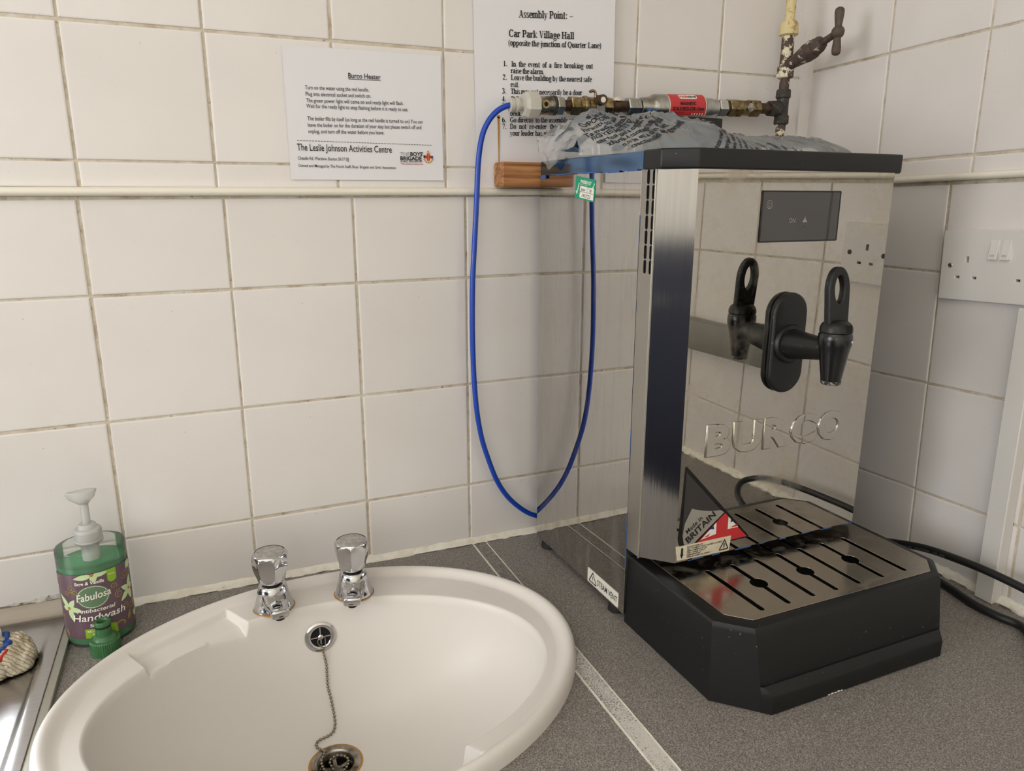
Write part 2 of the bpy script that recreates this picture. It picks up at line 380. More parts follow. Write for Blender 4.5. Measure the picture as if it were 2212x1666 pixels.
def m_worn():
    n = N('worn_white_strip'); f = n.noise(700, 2, .6); g = n.noise(14, 3, .6, (2.5, .8, 1))
    gy = n.add('ShaderNodeSeparateXYZ'); n.L(n.co(), gy.inputs[0])
    fac = n.add('ShaderNodeMath', operation='MULTIPLY_ADD'); n.L(g, fac.inputs[0]); fac.inputs[1].default_value = .55; n.L(f, fac.inputs[2])
    ya = n.add('ShaderNodeMath', operation='MULTIPLY_ADD'); n.L(gy.outputs[1], ya.inputs[0]); ya.inputs[1].default_value = -1.1; ya.inputs[2].default_value = -.07; ya.use_clamp = False
    yc = n.add('ShaderNodeClamp'); n.L(ya.outputs[0], yc.inputs[0]); yc.inputs[1].default_value = -.22; yc.inputs[2].default_value = .10
    yb = n.add('ShaderNodeMath', operation='ADD'); n.L(fac.outputs[0], yb.inputs[0]); n.L(yc.outputs[0], yb.inputs[1])
    k = n.ramp(yb.outputs[0], [(.70, g1(0)), (.80, g1(1))])
    n.set(Base_Color=n.mix(k, n.ramp(n.voro(900), [(0, lin((72, 68, 66))), (.5, lin((118, 113, 108))), (1, lin((176, 170, 162)))]), lin((206, 202, 196))), Roughness=.5); return n.m
M['worn'] = m_worn()
# ------------------------------------------------------------------ room
def struct(name, vf, mat, parent=None, smooth=35):
    o = mesh(name, vf, mat, parent, smooth)
    if parent is None: o['kind'] = 'structure'
    return o
WX0, WX1, WZ0, WZ1 = -2.35, -1.28, 0.09, 1.05            # daylight window beyond the frame, over the sink
wall_back = struct('wall_back', join(box(WX1, 0.06, 0.0016, 0.10, -0.9, 1.55), box(WX0, WX1, 0.0016, 0.10, -0.9, WZ0),
                                     box(WX0, WX1, 0.0016, 0.10, WZ1, 1.55), box(-2.86, WX0, 0.0016, 0.10, -0.9, 1.55)), M['grout'])
wall_right = struct('wall_right', box(0.0016, 0.10, -2.7, 0.0016, -0.9, 1.55), M['grout'])
struct('wall_left', join(box(-2.86, -2.80, -2.7, -1.27, -0.9, 1.55), box(-2.86, -2.80, -.33, 0.0, -0.9, 1.55), box(-2.86, -2.80, -1.27, -.33, -0.9, .19), box(-2.86, -2.80, -1.27, -.33, 1.13, 1.55)), M['paint'])
w2 = struct('window_2', join(box(-2.855, -2.815, -1.27, -1.23, .19, 1.13), box(-2.855, -2.815, -.37, -.33, .19, 1.13), box(-2.855, -2.815, -1.23, -.37, .19, .23), box(-2.855, -2.815, -1.23, -.37, 1.09, 1.13)), M['white'])
struct('wall_rear', join(box(-1.72, 0.1, -2.70, -2.60, -0.9, 1.55), box(-2.86, -1.72, -2.70, -2.60, -0.9, 0.20), box(-2.86, -1.72, -2.70, -2.60, 1.36, 1.55)), M['paint'])
struct('floor', box(-2.86, 0.1, -2.7, 0.1, -0.96, -0.9), M['cardfloor'])
struct('ceiling', box(-2.86, 0.1, -2.7, 0.1, 1.55, 1.60), M['ceil'])

def tile(quad, n, parent, name='tile'):
    """one glazed tile from four corners on the wall face (bl, br, tr, tl), rounded arris, proud of the grout"""
    q = [V(p) for p in quad]; n = V(n); c = sum(q, V()) / 4
    q = [p - n * .0006 * (NZ.noise(p * 37.0) ) for p in q]
    rings = []
    for inset, h in ((0, -.005), (0, -.0011), (.0006, -.0003), (.0020, .0)):
        rr = []
        for k in range(4):
            a = (q[(k + 1) % 4] - q[k]).normalized(); b = (q[k - 1] - q[k]).normalized()
            rr.append(q[k] + (a + b) * inset + n * h - c)
        rings.append(rr)
    vs = [v for r in rings for v in r]; fs = []
    for k in range(3):
        for i in range(4):
            j = (i + 1) % 4; fs.append((k * 4 + i, k * 4 + j, k * 4 + 4 + j, k * 4 + 4 + i))
    fs.append((12, 13, 14, 15))
    o = mesh(name, (vs, fs), M['tile'], parent, None); o.location = c; return o
G = .0015
def jit(): return rnd.uniform(-.0006, .0006)
def wall_tiles(cols, rows, P, n, parent, gx=G, gz=G, flip=False):
    for i in range(len(cols) - 1):
        for k in range(len(rows) - 1):
            a, b, z0, z1 = cols[i], cols[i + 1], rows[k], rows[k + 1]
            dx, dz = jit(), jit()
            q = [P(a, z0, gx + dx, gz + dz), P(b, z0, -gx + dx, gz + dz), P(b, z1, -gx + dx, -gz + dz), P(a, z1, gx + dx, -gz + dz)]
            if flip: q = [q[1], q[0], q[3], q[2]]
            tile(q, n, parent)
# back wall: lower rows lean by a few millimetres, as laid
def PB(x, z, dx, dz): return (x + dx, 0, z + dz + (0.008 * (x + 1.06) if 0.05 < z < .54 else 0))
colsL = [-1.262, -1.217, -1.0605, -.9035, -.7455, -.5895, -.434, -.279, -.124, -.002]
wall_tiles(colsL, [-.03, .0915, .2490, .4050, .5180], PB, (0, -1, 0), wall_back)
colsU = [-1.262, -1.204, -1.0565, -.9095, -.7625, -.6172, -.4700, -.3235, -.1758, -.002]
def PU(x, z, dx, dz): return (x + dx, 0, z + dz)
wall_tiles(colsU, [.5285, .5595, .7072, .8560, 1.0040, 1.152], PU, (0, -1, 0), wall_back)
# right wall: courses climb slightly towards the room
def PRl(y, z, dy, dz):
    s = {.4205: .0, .2545: .035, .0960: .035}.get(z, .02); return (0, -(y + dy) - .013 * (.54 - z) / .5 * (1 if y > .2 else .3), z + dz + s * y)
wall_tiles([.002, .1235, .2780, .4300, .5820, .7340, .8860, 1.038, 1.190, 1.342], [-.03, .0960, .2545, .4205, .5330], PRl, (-1, 0, 0), wall_right)
def PRu(y, z, dy, dz): return (0, -(y + dy) - .010 * (.80 - z), z + dz + .026 * y)
wall_tiles([.002, .1530, .3030, .4550, .6070, .7590, .9110, 1.063, 1.215, 1.367], [.5420, .5660, .7160, .8640, 1.0120, 1.160], PRu, (-1, 0, 0), wall_right)

def strip_along(p0, p1, prof, n=40, amp=0.0, seed=0, up=(0, 0, 1), out=(0, -1, 0), ends=True):
    """profile (o,u) swept from p0 to p1 with irregular thickness"""
    p0, p1, up, out = V(p0), V(p1), V(up), V(out); m = len(prof); vs, fs = [], []
    for i in range(n + 1):
        c = p0.lerp(p1, i / n)
        for k, (o, u) in enumerate(prof):
            s = 1 + amp * NZ.noise(c * 60 + V((seed, k * .7, 0))) + amp * .6 * NZ.noise(c * 190 + V((k, seed, 0)))
            vs.append(c + out * o * s + up * u * s)
    for i in range(n):
        for k in range(m - 1): fs.append((i * m + k, i * m + k + 1, (i + 1) * m + k + 1, (i + 1) * m + k))
    fs.append(tuple(range(m))); fs.append(tuple(n * m + k for k in range(m - 1, -1, -1)))
    return vs, fs
half = [(0.0, -.0050), (.0085, -.0050), (.0115, -.0030), (.0122, .0004), (.0105, .0036), (.0060, .0050), (0, .0050)]
r1 = struct('trim_1', strip_along((-1.262, .001, .5245), (-.0, .001, .5300), half, 60, .03, 1), M['rail'], smooth=50)
half2 = [(0.0, -.0045), (.0090, -.0045), (.0115, -.0026), (.0122, .0004), (.0105, .0036), (.0060, .0045), (0, .0045)]
r2 = struct('trim_2', strip_along((.001, -1.34, .5720), (.001, -.004, .5400), half2, 60, .03, 2, out=(-1, 0, 0)), M['rail'], smooth=50)
struct('trim_3', strip_along((-.001, 0, .55), (-.001, 0, 1.5), [(-.001, -.018), (.006, -.018), (.0075, -.010), (.009, -.002), (.009, 0.001)], 90, .10, 5, up=(1, 0, 0)), M['tile'], smooth=60)
seal_prof = [(0, .0), (.0100, .0), (.0104, .0012), (.0058, .0036), (.0018, .0068), (0, .0078)]
struct('trim_4', strip_along((-1.072, .001, 0), (-.002, .001, 0), seal_prof, 320, .22, 9), M['seal'], smooth=60)
struct('trim_5', strip_along((.001, -1.33, 0), (.001, -.002, 0), [(0, 0), (.009, 0), (.010, .003), (.006, .007), (.002, .010), (0, .011)], 360, .38, 15, out=(-1, 0, 0)), M['seal'], smooth=60)

# window beyond the left edge of the photograph, it lights the sink
wf = struct('window_1', join(box(WX0, WX0 + .05, .05, .10, WZ0, WZ1), box(WX1 - .05, WX1, .05, .10, WZ0, WZ1), box(WX0 + .05, WX1 - .05, .05, .10, WZ0, WZ0 + .05),
                             box(WX0 + .05, WX1 - .05, .05, .10, WZ1 - .05, WZ1), box(-1.835, -1.795, .05, .10, WZ0 + .05, WZ1 - .05)), M['white'])
for a, b in ((WX0 + .05, -1.835), (-1.795, WX1 - .05)): mesh('pane', box(a, b, .073, .077, WZ0 + .05, WZ1 - .05), m_film('window_glass', (250, 252, 252), 1, 0.0, .02) if 'window_glass' not in bpy.data.materials else bpy.data.materials['window_glass'], wf)

# ------------------------------------------------------------------ worktop
BC = V((-.8440, -.2665)); BA, BB, BR = .2835, .2165, math.radians(4.3)           # outer rim of the basin
KC = V((-.8446, -.2784)); KA, KB, KR = .2395, .1625, math.radians(-1.0)          # bowl opening
def ell(c, a, b, r, t, k=1.0):
    x, y = a * k * math.cos(t), b * k * math.sin(t)
    return V((c[0] + x * math.cos(r) - y * math.sin(r), c[1] + x * math.sin(r) + y * math.cos(r)))
wt = thing('worktop', 'grey speckled laminate worktop running along both walls under the basin and the water boiler', 'worktop', (-.58, -.3, 0))
def off(g, o=V((-.58, -.3, 0))): return [V(v) - o for v in g[0]], g[1]
hole = [tuple(ell(BC, BA, BB, BR, 2 * PI * i / 96, .93)) for i in range(96)]
mesh('worktop_slab', off(mv(plate([(-1.1325, -.62), (-.5880, -.62), (-.5880, 0), (-1.1325, 0)], [hole], .04), (0, 0, -.02))), M['lam'], wt)
mesh('worktop_slab', off(box(-.5675, 0, -1.60, 0, -.04, 0)), M['lam'], wt)
tag(mesh('joint_strip', off(join(box(-.5880, -.5675, -.62, -.0, -.04, .0004))), M['worn'], wt), 'worn white strip over the joint')
for x, wd, sd in ((-.5885, .0022, 3), (-.5672, .0016, 4)):
    mesh('joint_filler', off(strip_along((x, -.006, .0), (x, -.62, .0), [(-wd / 2, 0), (-wd / 2, .0007), (wd / 2, .0007), (wd / 2, 0)], 160, .25, sd, out=(1, 0, 0))), M['seal'], wt)

# stainless drainer, left
dr = thing('sink_drainer', 'stainless steel sink drainer with a raised edge behind the dishcloth', 'sink', (-1.14, -.1, 0))
def offd(g): return off(g, V((-1.14, -.1, 0)))
prof = [(-1.1330, .0078), (-1.1385, .0080), (-1.1440, .0079), (-1.1475, .0066), (-1.1515, .0022), (-1.1555, -.0010), (-1.18, -.0024), (-1.40, -.0040), (-2.2, -.0060)]
ys = [-.0145, -.03, -.045, -.060, -.085, -.12, -.2, -.3, -.4, -.5, -.62]
vs = []; fs = []
for y in ys:
    f = min(1.0, max(0.0, (-y - .046) / .04)); f = f * f * (3 - 2 * f)
    for x, z in prof: vs.append((x, y, .0079 + (z - .0079) * f if x < -1.139 else z))
m_ = len(prof)
for i in range(len(ys) - 1):
    for k in range(m_ - 1): fs.append((i * m_ + k, i * m_ + k + 1, (i + 1) * m_ + k + 1, (i + 1) * m_ + k))
mesh('drainer_surface', offd((vs, fs)), M['drain'], dr, 60)
mesh('upstand', offd(strip_along((-2.2, 0, .0079), (-1.1330, 0, .0079), [(.0150, -.001), (.0150, .0010), (.0135, .0018), (.0040, .0150), (.0028, .0180), (0, .0190), (0, -.001)], 60, .03, 3)), M['dimsteel'], dr, 40)
mesh('upstand_sealant', offd(strip_along((-2.2, .001, .0240), (-1.134, .001, .0220), [(.0040, -.005), (.0044, -.002), (.0034, .002), (.0022, .005), (0, .0085), (0, -.006)], 260, .60, 23)), M['plast'], dr, 60)
tag(mesh('edge_strip', offd(bevel(box(-1.1330, -1.1235, -.62, -.030, -.002, .0062), .0008, 1)), M['alu'], dr), 'bright metal edging strip')

# ------------------------------------------------------------------ wash basin
WC = V((-.8424, -.2262)); WZ = -.140; WR = .0295
A0 = V((-1.0507, -.1480)); UU = V((.862, .507)); VV = V((.507, -.862))
def sst(a, b, x):
    t = min(1, max(0, (x - a) / (b - a))); return t * t * (3 - 2 * t)
def basin_z(x, y, z):
    p = V((x, y)) - A0; u, v = p.dot(UU), p.dot(VV)
    k = sst(-.002, .002, u) * (1 - sst(.117, .122, u)) * sst(-.001, .004, v)
    mid_ = sst(.024, .030, u) * (1 - sst(.070, .076, u))
    floor = .0030 - .0015 * sst(.0, .04, v) - .0140 * sst(.026, .052, v) * (1 - mid_) + .0032 * sst(.032, .038, v) * mid_
    if k <= 0: return z
    fl = floor
    return z + (min(z, fl) - z) * k
def bowl_pt(t, s):
    e = ell(KC, KA, KB, KR, t); h = s
    c = ell(WC, WR, WR, 0, t)
    g = (1 - (1 - h) ** 2.0) ** .52 if h < 1 else 1.0
    p = e.lerp(c, h); z = .0095 - (.0095 - WZ) * (.985 * g + .015 * h)
    return V((p.x, p.y, z))
NT = 900; vs = []; rows = 0
def th_(i):
    f = i / NT
    return math.radians(-165 + f / .45 * 260) if f < .45 else math.radians(95 + (f - .45) / .55 * 100)
rim = [(1.0, -.004), (1.0, .004), (.9995, .011), (.996, .0160), (.988, .0197), (.976, .0212), (.962, .0203), (.950, .0178), (.938, .0148), (.926, .0130), (.916, .0122)]
for k, z in rim:
    for i in range(NT):
        e = ell(BC, BA, BB, BR, th_(i), k); vs.append(V((e.x, e.y, basin_z(e.x, e.y, z) if k < .95 else z)))
    rows += 1
for s in [i / 30 for i in range(1, 31)]:
    for i in range(NT):
        t = th_(i); e = ell(BC, BA, BB, BR, t, .916).lerp(ell(KC, KA, KB, KR, t, 1.012), s)
        z = .0122 - .0010 * s; vs.append(V((e.x, e.y, basin_z(e.x, e.y, z))))
    rows += 1
for s in [0, .003, .008, .016, .026, .038, .052, .068, .086, .11, .14, .17, .21, .25, .30, .36, .42, .49, .56, .64, .72, .80, .88, .94, 1.0]:
    for i in range(NT):
        p = bowl_pt(th_(i), s); vs.append(V((p.x, p.y, basin_z(p.x, p.y, p.z))))
    rows += 1
fs = [(k * NT + i, k * NT + (i + 1) % NT, (k + 1) * NT + (i + 1) % NT, (k + 1) * NT + i) for k in range(rows - 1) for i in range(NT)]
O_b = V((BC.x, BC.y, 0))
ba = thing('wash_basin', 'white oval china wash basin set into the grey worktop', 'basin', O_b)
mesh('bowl', off((vs, fs), O_b), M['china'], ba, 60)
# waste
wz = WZ
mesh('waste_flange', off(lathe([(.0290, 0), (.0295, .0012), (.0275, .0022), (.0230, .0018), (.0205, -.001), (.0190, -.010), (.0185, -.020)], 48, (WC.x, WC.y, wz), (0, 0, 1), cap=False), O_b), M['limey'], ba, 50)
cross = join(*[xf(box(-.0188, .0188, -.0022, .0022, -.003, 0), MX.Translation((WC.x, WC.y, wz - .010)) @ MX.Rotation(a, 4, 'Z')) for a in (.5, .5 + PI / 3, .5 + 2 * PI / 3)])
mesh('waste_grid', off(join(cross, lathe([(.0075, -.003), (.0075, .0)], 20, (WC.x, WC.y, wz - .0095))), O_b), M['limey'], ba)
mesh('waste_well', off(lathe([(.0188, 0), (.0188, -.03)], 32, (WC.x, WC.y, wz - .018)), O_b), M['hole'], ba)
mesh('waste_stain', off(lathe([(.0292, -.0012), (.0322, .0006), (.0312, .0010), (.0285, .0009)], 48, (WC.x, WC.y, wz), cap=False), O_b), M['stain'], ba)
# overflow on the back wall of the bowl
best = None
tgt = V((-.8385, -.1275, -.0335))
for i in range(400, 600):
    for s in range(2, 60):
        p = bowl_pt(i / 1000 * PI, s / 300)
        d = abs(p.x + .8385) + abs(p.z + .0330)
        if best is None or d < best[0]: best = (d, i / 1000 * PI, s / 300)
t0, s0 = best[1], best[2]
oc = bowl_pt(t0, s0); on_ = (bowl_pt(t0 + .01, s0) - oc).cross(bowl_pt(t0, s0 + .01) - oc).normalized()
if on_.y > 0: on_ = -on_
ou = V((1, 0, 0)); ou = (ou - on_ * ou.dot(on_)).normalized(); ov = on_.cross(ou)
OM = mat4(oc + on_ * .0004, ou, ov, on_)
mesh('overflow_flange', off(xf(lathe([(.0195, -.001), (.0198, .0012), (.0170, .0026), (.0135, .0024), (.0122, .0012), (.0118, -.001)], 40, cap=False), OM), O_b), M['chrome'], ba, 50)
mesh('overflow_hole', off(xf(lathe([(.0121, -.0006), (.0121, .0002)], 32), OM), O_b), M['hole'], ba)
mesh('overflow_spokes', off(xf(join(*[xf(box(.001, .0122, -.0008, .0008, .0003, .0016), MX.Rotation(a, 4, 'Z')) for a in (0, PI / 2, PI, 3 * PI / 2)], lathe([(.0030, .0003), (.0034, .0022), (.0018, .0034)], 16)), OM), O_b), M['chrome'], ba)

# chain
def on_bowl(t, s, lift): 
    p = bowl_pt(t, s); n = (bowl_pt(t + .01, s) - p).cross(bowl_pt(t, min(.999, s + .01)) - p).normalized()
    if n.z < 0 and abs(n.z) > .2 or (abs(n.z) <= .2 and n.y > 0): n = -n
    return p + n * lift
def bowl_at(x, y):
    c0 = V((x, y)); bt, bs, bd = 0, 0, 9
    for i in range(360):
        t = 2 * PI * i / 360
        e = ell(KC, KA, KB, KR, t); c = ell(WC, WR, WR, 0, t); d = c - e
        s = max(0.0, min(.999, (c0 - e).dot(d) / d.length_squared)); dd = (e.lerp(c, s) - c0).length
        if dd < bd: bt, bs, bd = t, s, dd
    return on_bowl(bt, bs, .0018)
CHAIN_PTS = [oc + on_ * .005 + ov * (-.010 if ov.z > 0 else .010)] + [bowl_at(q[0], q[1]) for q in (
    (-.8362, -.1284, -.0700), (-.8359, -.1334, -.0860), (-.8353, -.1395, -.0993), (-.8346, -.1484, -.1140), (-.8338, -.1575, -.1250), (-.8339, -.1686, -.1340), (-.8365, -.1762, -.1378),
    (-.8419, -.1803, -.1391), (-.8496, -.1820, -.1394), (-.8559, -.1835, -.1396), (-.8600, -.1880, -.1398), (-.8595, -.1935, -.1390), (-.8560, -.1985, -.1375))]
# ------------------------------------------------------------------ water boiler (local frame: x along the front, -y towards the user)
bo = thing('water_boiler', 'tall stainless steel water boiler with black lid and drip tray in the corner', 'water boiler', (-.4882, -.2874, .0005), .0242)
ZF, ZL, ZT = .1031, .5480, .5680
YF, YC = -.0578, -.0263
XR = .3448
# body: one rear case with polished sides, the front cover with chamfers
mesh('side_panel', bevel(box(0, .0012, .0000, .2481, .0115, ZL), .0003, 1), M['side'], bo)
mesh('rear_case', box(.0016, XR, .0015, .2475, .0120, ZL - .001), M['strip'], bo)
for g_ in (box(-.0003, .0008, -.0006, .0001, .075, .15), box(-.0003, .0008, -.0006, .0001, .20, .255), box(-.0003, .0008, -.0007, .0001, .31, .325), box(-.0003, .0008, -.0006, .0001, .395, .40),
                           box(-.0003, .0008, -.0006, .0001, .47, .50)): tag(mesh('film_edge', g_, M['bluerag'], bo), 'torn blue protective film')
YS = mat4((0, 0, 0), (0, 1, 0), (0, 0, 1), (1, 0, 0))
cl = [(-.0272, -.0005, .5479 - .0001, ZL, None)]
zt_ = .5478
for k in range(7):
    z = .5400 - k * .0158
    for a, b, y in ((-.0184, -.0005, -.0132), (-.0272, -.0184, -.0236)): cl.append((a, b, z - .0080, z + .0078, stadium(y, z - .0049, y, z + .0049, .0027, 6)))
cl.append((-.0272, -.0005, ZF - .0005, .5400 - 6 * .0158 - .0080, None))
mesh('vent_strip', xf(cells(cl, .0012), MX.Translation((.0008, 0, 0)) @ YS), M['strip'], bo)
mesh('vent_backing', box(.0022, .0030, -.0262, -.0005, ZF + .002, ZL - .001), M['hole'], bo)
mesh('cover_edge', bevel(box(-.0010, .0016, -.0282, -.0262, ZF - .0015, ZL), .0005, 1), M['alu'], bo)
ch = [(.0002, YC - .0006), (.0304, YF), (.0304, YF + .0016), (.0014, YC + .0006)]
tag(mesh('chamfer_panel', prism(ch, ZF, ZL), M['brushed'], bo), 'brushed angled corner panel')
tag(mesh('chamfer_panel', prism([(XR - x, y) for x, y in ch][::-1], ZF, ZL), M['brushed'], bo), 'brushed angled corner panel')
fp = bevel(box(.0304, .3144, YF, YF + .0016, ZF, ZL), .0003, 1)
mesh('front_panel', fp, M['front'], bo)
mesh('panel_underside', prism([(.001, YC), (.0304, YF + .001), (.3144, YF + .001), (XR - .001, YC), (XR - .001, .0), (.001, .0)], ZF + .0005, ZF + .0015), M['strip'], bo)
for i in range(8): mesh('film_edge', box(.05 + i * .035, .05 + i * .035 + rnd.uniform(.01, .028), YF + .0002, YF + .0010, ZF - rnd.uniform(.0006, .0016), ZF + .0004), M['bluerag'], bo)
mesh('cover_back', box(.0035, XR - .0035, -.0245, .0015, ZF + .0016, ZL - .001), M['hole'], bo)
# lid
def lid_poly(o, y1):
    return [(-.003 - o, y1), (-.003 - o, YC - .012 - o * .4), (.0270 - o * .4, YF - .0055 - o), (.3178 + o * .4, YF - .0055 - o), (XR + .003 + o, YC - .012 - o * .4), (XR + .003 + o, y1)]
tag(mesh('lid_front', bevel(prism(lid_poly(0, -.0060), ZL - .0005, ZT), .0022, 3), M['black'], bo, 40), 'black plastic front of the lid')
tag(mesh('lid_rear', bevel(box(-.0026, XR + .0026, -.0062, .2420, ZL, ZT - .0012), .0008, 1), M['bluefilm'], bo), 'steel rear of the lid still in blue film')
for a, l, h in ((.004, .03, .0008), (.04, .035, .0014), (.085, .05, .0006), (.15, .045, .0006), (.226, .014, .004)): mesh('film_edge', box(-.0036, -.0024, a, a + l, ZL - h, ZL + .0006), M['bluerag'], bo)
mesh('film_edge', box(-.0032, -.0022, -.0068, -.0058, ZL, ZT - .001), M['bluerag'], bo)
mesh('rivet', xf(lathe([(.0011, 0), (.0009, .0006)], 12), mat4((.0145, -.0516, .5580), (.7, -.7, 0), (0, 0, 1), (-.7, -.7, 0))), M['cwhite'] if False else M['white'], bo)
# feet
for x, y in ((.0100, .0300), (.0100, .2250), (.33, .0300), (.33, .2250)):
    mesh('foot', lathe([(.0100, 0), (.0120, .001), (.0110, .010), (.0080, .0125)], 20, (x, y, 0)), M['rubber'], bo)
# display
dsp = mesh('display', bevel(box(.1172, .2306, YF - .0010, YF + .0002, .4716, .5256), .0007, 1), M['glass'], bo)
mesh('display_frame', xf(outline_poly([(.1172, .4716), (.2306, .4716), (.2306, .5256), (.1172, .5256)], .0016), onback(0, 0, YF - .0012)), M['blackg'], bo)
tri = [(.1763, .4922), (.1835, .4922), (.1799, .4988)]
ic = join(ring(.1272, .5115, .0040, .0046), ring(.1272, .5112, .0022, .0027, 130, 410), bar(.1272, .5112, .1272, .5142, .0006),
          )
mesh('power_symbol', xf(ic, onback(0, 0, YF - .00125)), M['silver'], bo)
mesh('display_lettering', xf(text('ON', .0072, .1565, .4918, sx=.85, bold=.01), onback(0, 0, YF - .00125)), M['silver'], bo)
mesh('warning_symbol', xf(flat(tri), onback(0, 0, YF - .00125)), M['silver'], bo)
mesh('display_warning_mark', xf(join(bar(.1799, .4944, .1799, .4972, .0008), bar(.1799, .4931, .1799, .4937, .0009), bar(.1799, .4868, .1799, .4880, .0007)), onback(0, 0, YF - .0013)), M['darkgrey'], bo)
# tap
TX = .1665
tp = mesh('tap', xf(bevel(prism(stadium(0, -.0338, 0, .0338, .0247, 20), 0, .0085), .0028, 3, 50), mat4((TX, YF, .3560), (1, 0, 0), (0, 0, 1), (0, -1, 0))), M['black'], bo, 40)
tag(tp, 'black plastic dispensing tap')
def tl(g): return g
mesh('tap_arm', lathe([(.0225, 0), (.0225, .0030), (.0205, .0055), (.0175, .0060), (.0160, .0180), (.0140, .034), (.0120, .055), (.0115, .066)], 32, (TX, YF - .0080, .3560), (0, -1, .06)), M['black'], tp, 40)
ty, tz = -.1310, .3560
def cut(r, h, a): return r
mesh('tap_body', lathe([(.0086, -.0330), (.0098, -.0325), (.0105, -.0280), (.0132, -.0100), (.0150, .0020), (.0163, .0080), (.0172, .0110), (.0175, .0165), (.0172, .0215), (.0160, .0235)], 36, (TX, ty, tz)), M['blackg'], tp, 40)
mesh('tap_collar', lathe([(.0160, .0238), (.0168, .0246), (.0166, .0290), (.0148, .0330), (.0110, .0360), (.0040, .0372)], 36, (TX, ty, tz)), M['black'], tp, 40)
mesh('tap_notch', bevel(box(-.0042, .0055, -.0172, -.0120, .0245, .0345), .0006, 1) if False else xf(bevel(box(-.0030, .0045, -.0170, -.008, .0250, .0335), .0006, 1), MX.Translation((TX, ty, tz))), M['hole'], tp)
mesh('limescale', lathe([(.0092, -.0332), (.0101, -.0326), (.0107, -.0290), (.0102, -.0288)], 36, (TX, ty, tz), cap=False), m_peel('limescale_crust', (150, 148, 142), (30, 30, 30), .52, 300), tp)
mesh('tap_screw', xf(lathe([(.0013, 0), (.0011, .0006)], 12), mat4((TX + .0070, ty - .0160, tz + .0150), (1, 0, 0), (0, 0, 1), (0, -1, 0))), M['white'], tp)
lev = arc(0, .0430, .0130, .0230, -8, 188, 18) + [(-.0120, .010), (-.0112, 0), (.0112, 0), (.0120, .010)]
lh = arc(0, .0440, .0085, .0165, 0, 360, 22)[:-1]
lm = MX.Translation((TX, ty + .0005, tz + .0250)) @ MX.Rotation(math.radians(-5), 4, 'X') @ mat4((0, 0, 0), (1, 0, 0), (0, 0, 1), (0, -1, 0))
mesh('tap_lever', xf(plate(lev, [lh], .0085, .0018), lm), M['black'], tp, 40)
# raised lettering pressed into the front
def burco():
    gs = []
    x = .0632; ws = (.0385, .0455, .0420, .0440, .0470)
    for ch_, wd in zip('BURCO', ws):
        g = text(ch_, .0505, 0, 0, bold=.034, ext=.0001, bev=.0012, fit=wd - .0022)
        zs = [v.y for v in g[0]]; a, b2 = min(zs), max(zs); k = .0390 / (b2 - a)
        gs.append(xf(([V((v.x, (v.y - a) * k, v.z)) for v in g[0]], g[1]), MX.Translation((x, 0, 0)))); x += wd
    return join(*gs)
mesh('embossed_lettering', xf(burco(), mat4((0, YF - .0004, .2305), (1, 0, -.022), (0, 0, 1), (0, -1, 0))), M['front'], bo, 60)
# sticker: corner triangle
Ps = onback(0, 0, YF - .0003)
triO = [(.0372, .2212), (.0392, .2220), (.1385, .1178), (.1370, .1160), (.0455, .1160)] + arc(.0480, .1360, .0155, .0200, 268, 182, 6) + [(.0340, .1500)]
st = mesh('corner_sticker', xf(prism(triO, -.0003, .0002), Ps), M['blackg'], bo)
tag(st, 'triangular origin sticker with part of a flag')
def lay(name, g, d, mat, par): return mesh(name, xf(g, onback(0, 0, YF - .0003 - d)), M[mat], par)
triI = [(.0385, .2140), (.0400, .2140), (.0945, .1570), (.0800, .1600), (.0640, .1625), (.0495, .1685), (.0365, .1430), (.0362, .1500)]
lay('sticker_field', flat([(.0390, .2155), (.0950, .1570), (.0380, .1420)]), .0003, 'darkgrey', st)
sw = [(.0497, .1690)] + [(.0497 + .042 * i / 8, .1690 - .0085 * math.sin(PI * .5 * i / 8) - .0005) for i in range(1, 9)] + [(.0975, .1560), (.0620, .1290), (.0470, .1175), (.0410, .1260), (.0385, .1370), (.0410, .1520)]
lay('sticker_swoosh', flat(sw), .0005, 'silver', st)
lay('sticker_flag', flat([(.0510, .1165), (.1350, .1180), (.0990, .1548)]), .0004, 'redlab', st)
for f_ in ([(.0870, .1450), (.0875, .1300), (.0655, .1265)], [(.1045, .1490), (.1045, .1330), (.1205, .1330)]): lay('flag_white', flat(f_), .0006, 'cwhite', st)
for f_ in ([(.0830, .1415), (.0840, .1368), (.0775, .1380)], [(.1080, .1452), (.1083, .1410), (.1120, .1418)]): lay('flag_blue', flat(f_), .0008, 'blueink', st)
for f_ in ([(.0790, .1325), (.0755, .1290), (.0690, .1288)], [(.1180, .1375), (.1080, .1345), (.1200, .1340)]): lay('flag_red', flat(f_), .0008, 'redlab', st)
tm = MX.Translation((.0470, .1255, 0)) @ MX.Rotation(math.radians(37), 4, 'Z')
lay('sticker_lettering', xf(join(text('BRITAIN', .0118, 0, 0, bold=.03, fit=.0480), text('Made in', .0088, .0060, .0108, bold=.012, fit=.0260)), tm), .0008, 'ink', st)
lb = mesh('caution_sticker', xf(prism([(.0302, .1240), (.1105, .1235), (.1085, .1045), (.0335, .1062)], -.0004, .0010), onback(0, 0, YF - .0003)), M['ivory'], bo)
tag(lb, 'soiled white caution sticker')
gl = [bar(.0385, .1215, .0385, .1130, .0030), flat([(.0360, .1135), (.0410, .1135), (.0385, .1078)]), outline_poly([(.0935, .1078), (.1065, .1078), (.1005, .1205)], .0014), bar(.1003, .1108, .1003, .1160, .0016), bar(.1003, .1092, .1003, .1100, .0016)]
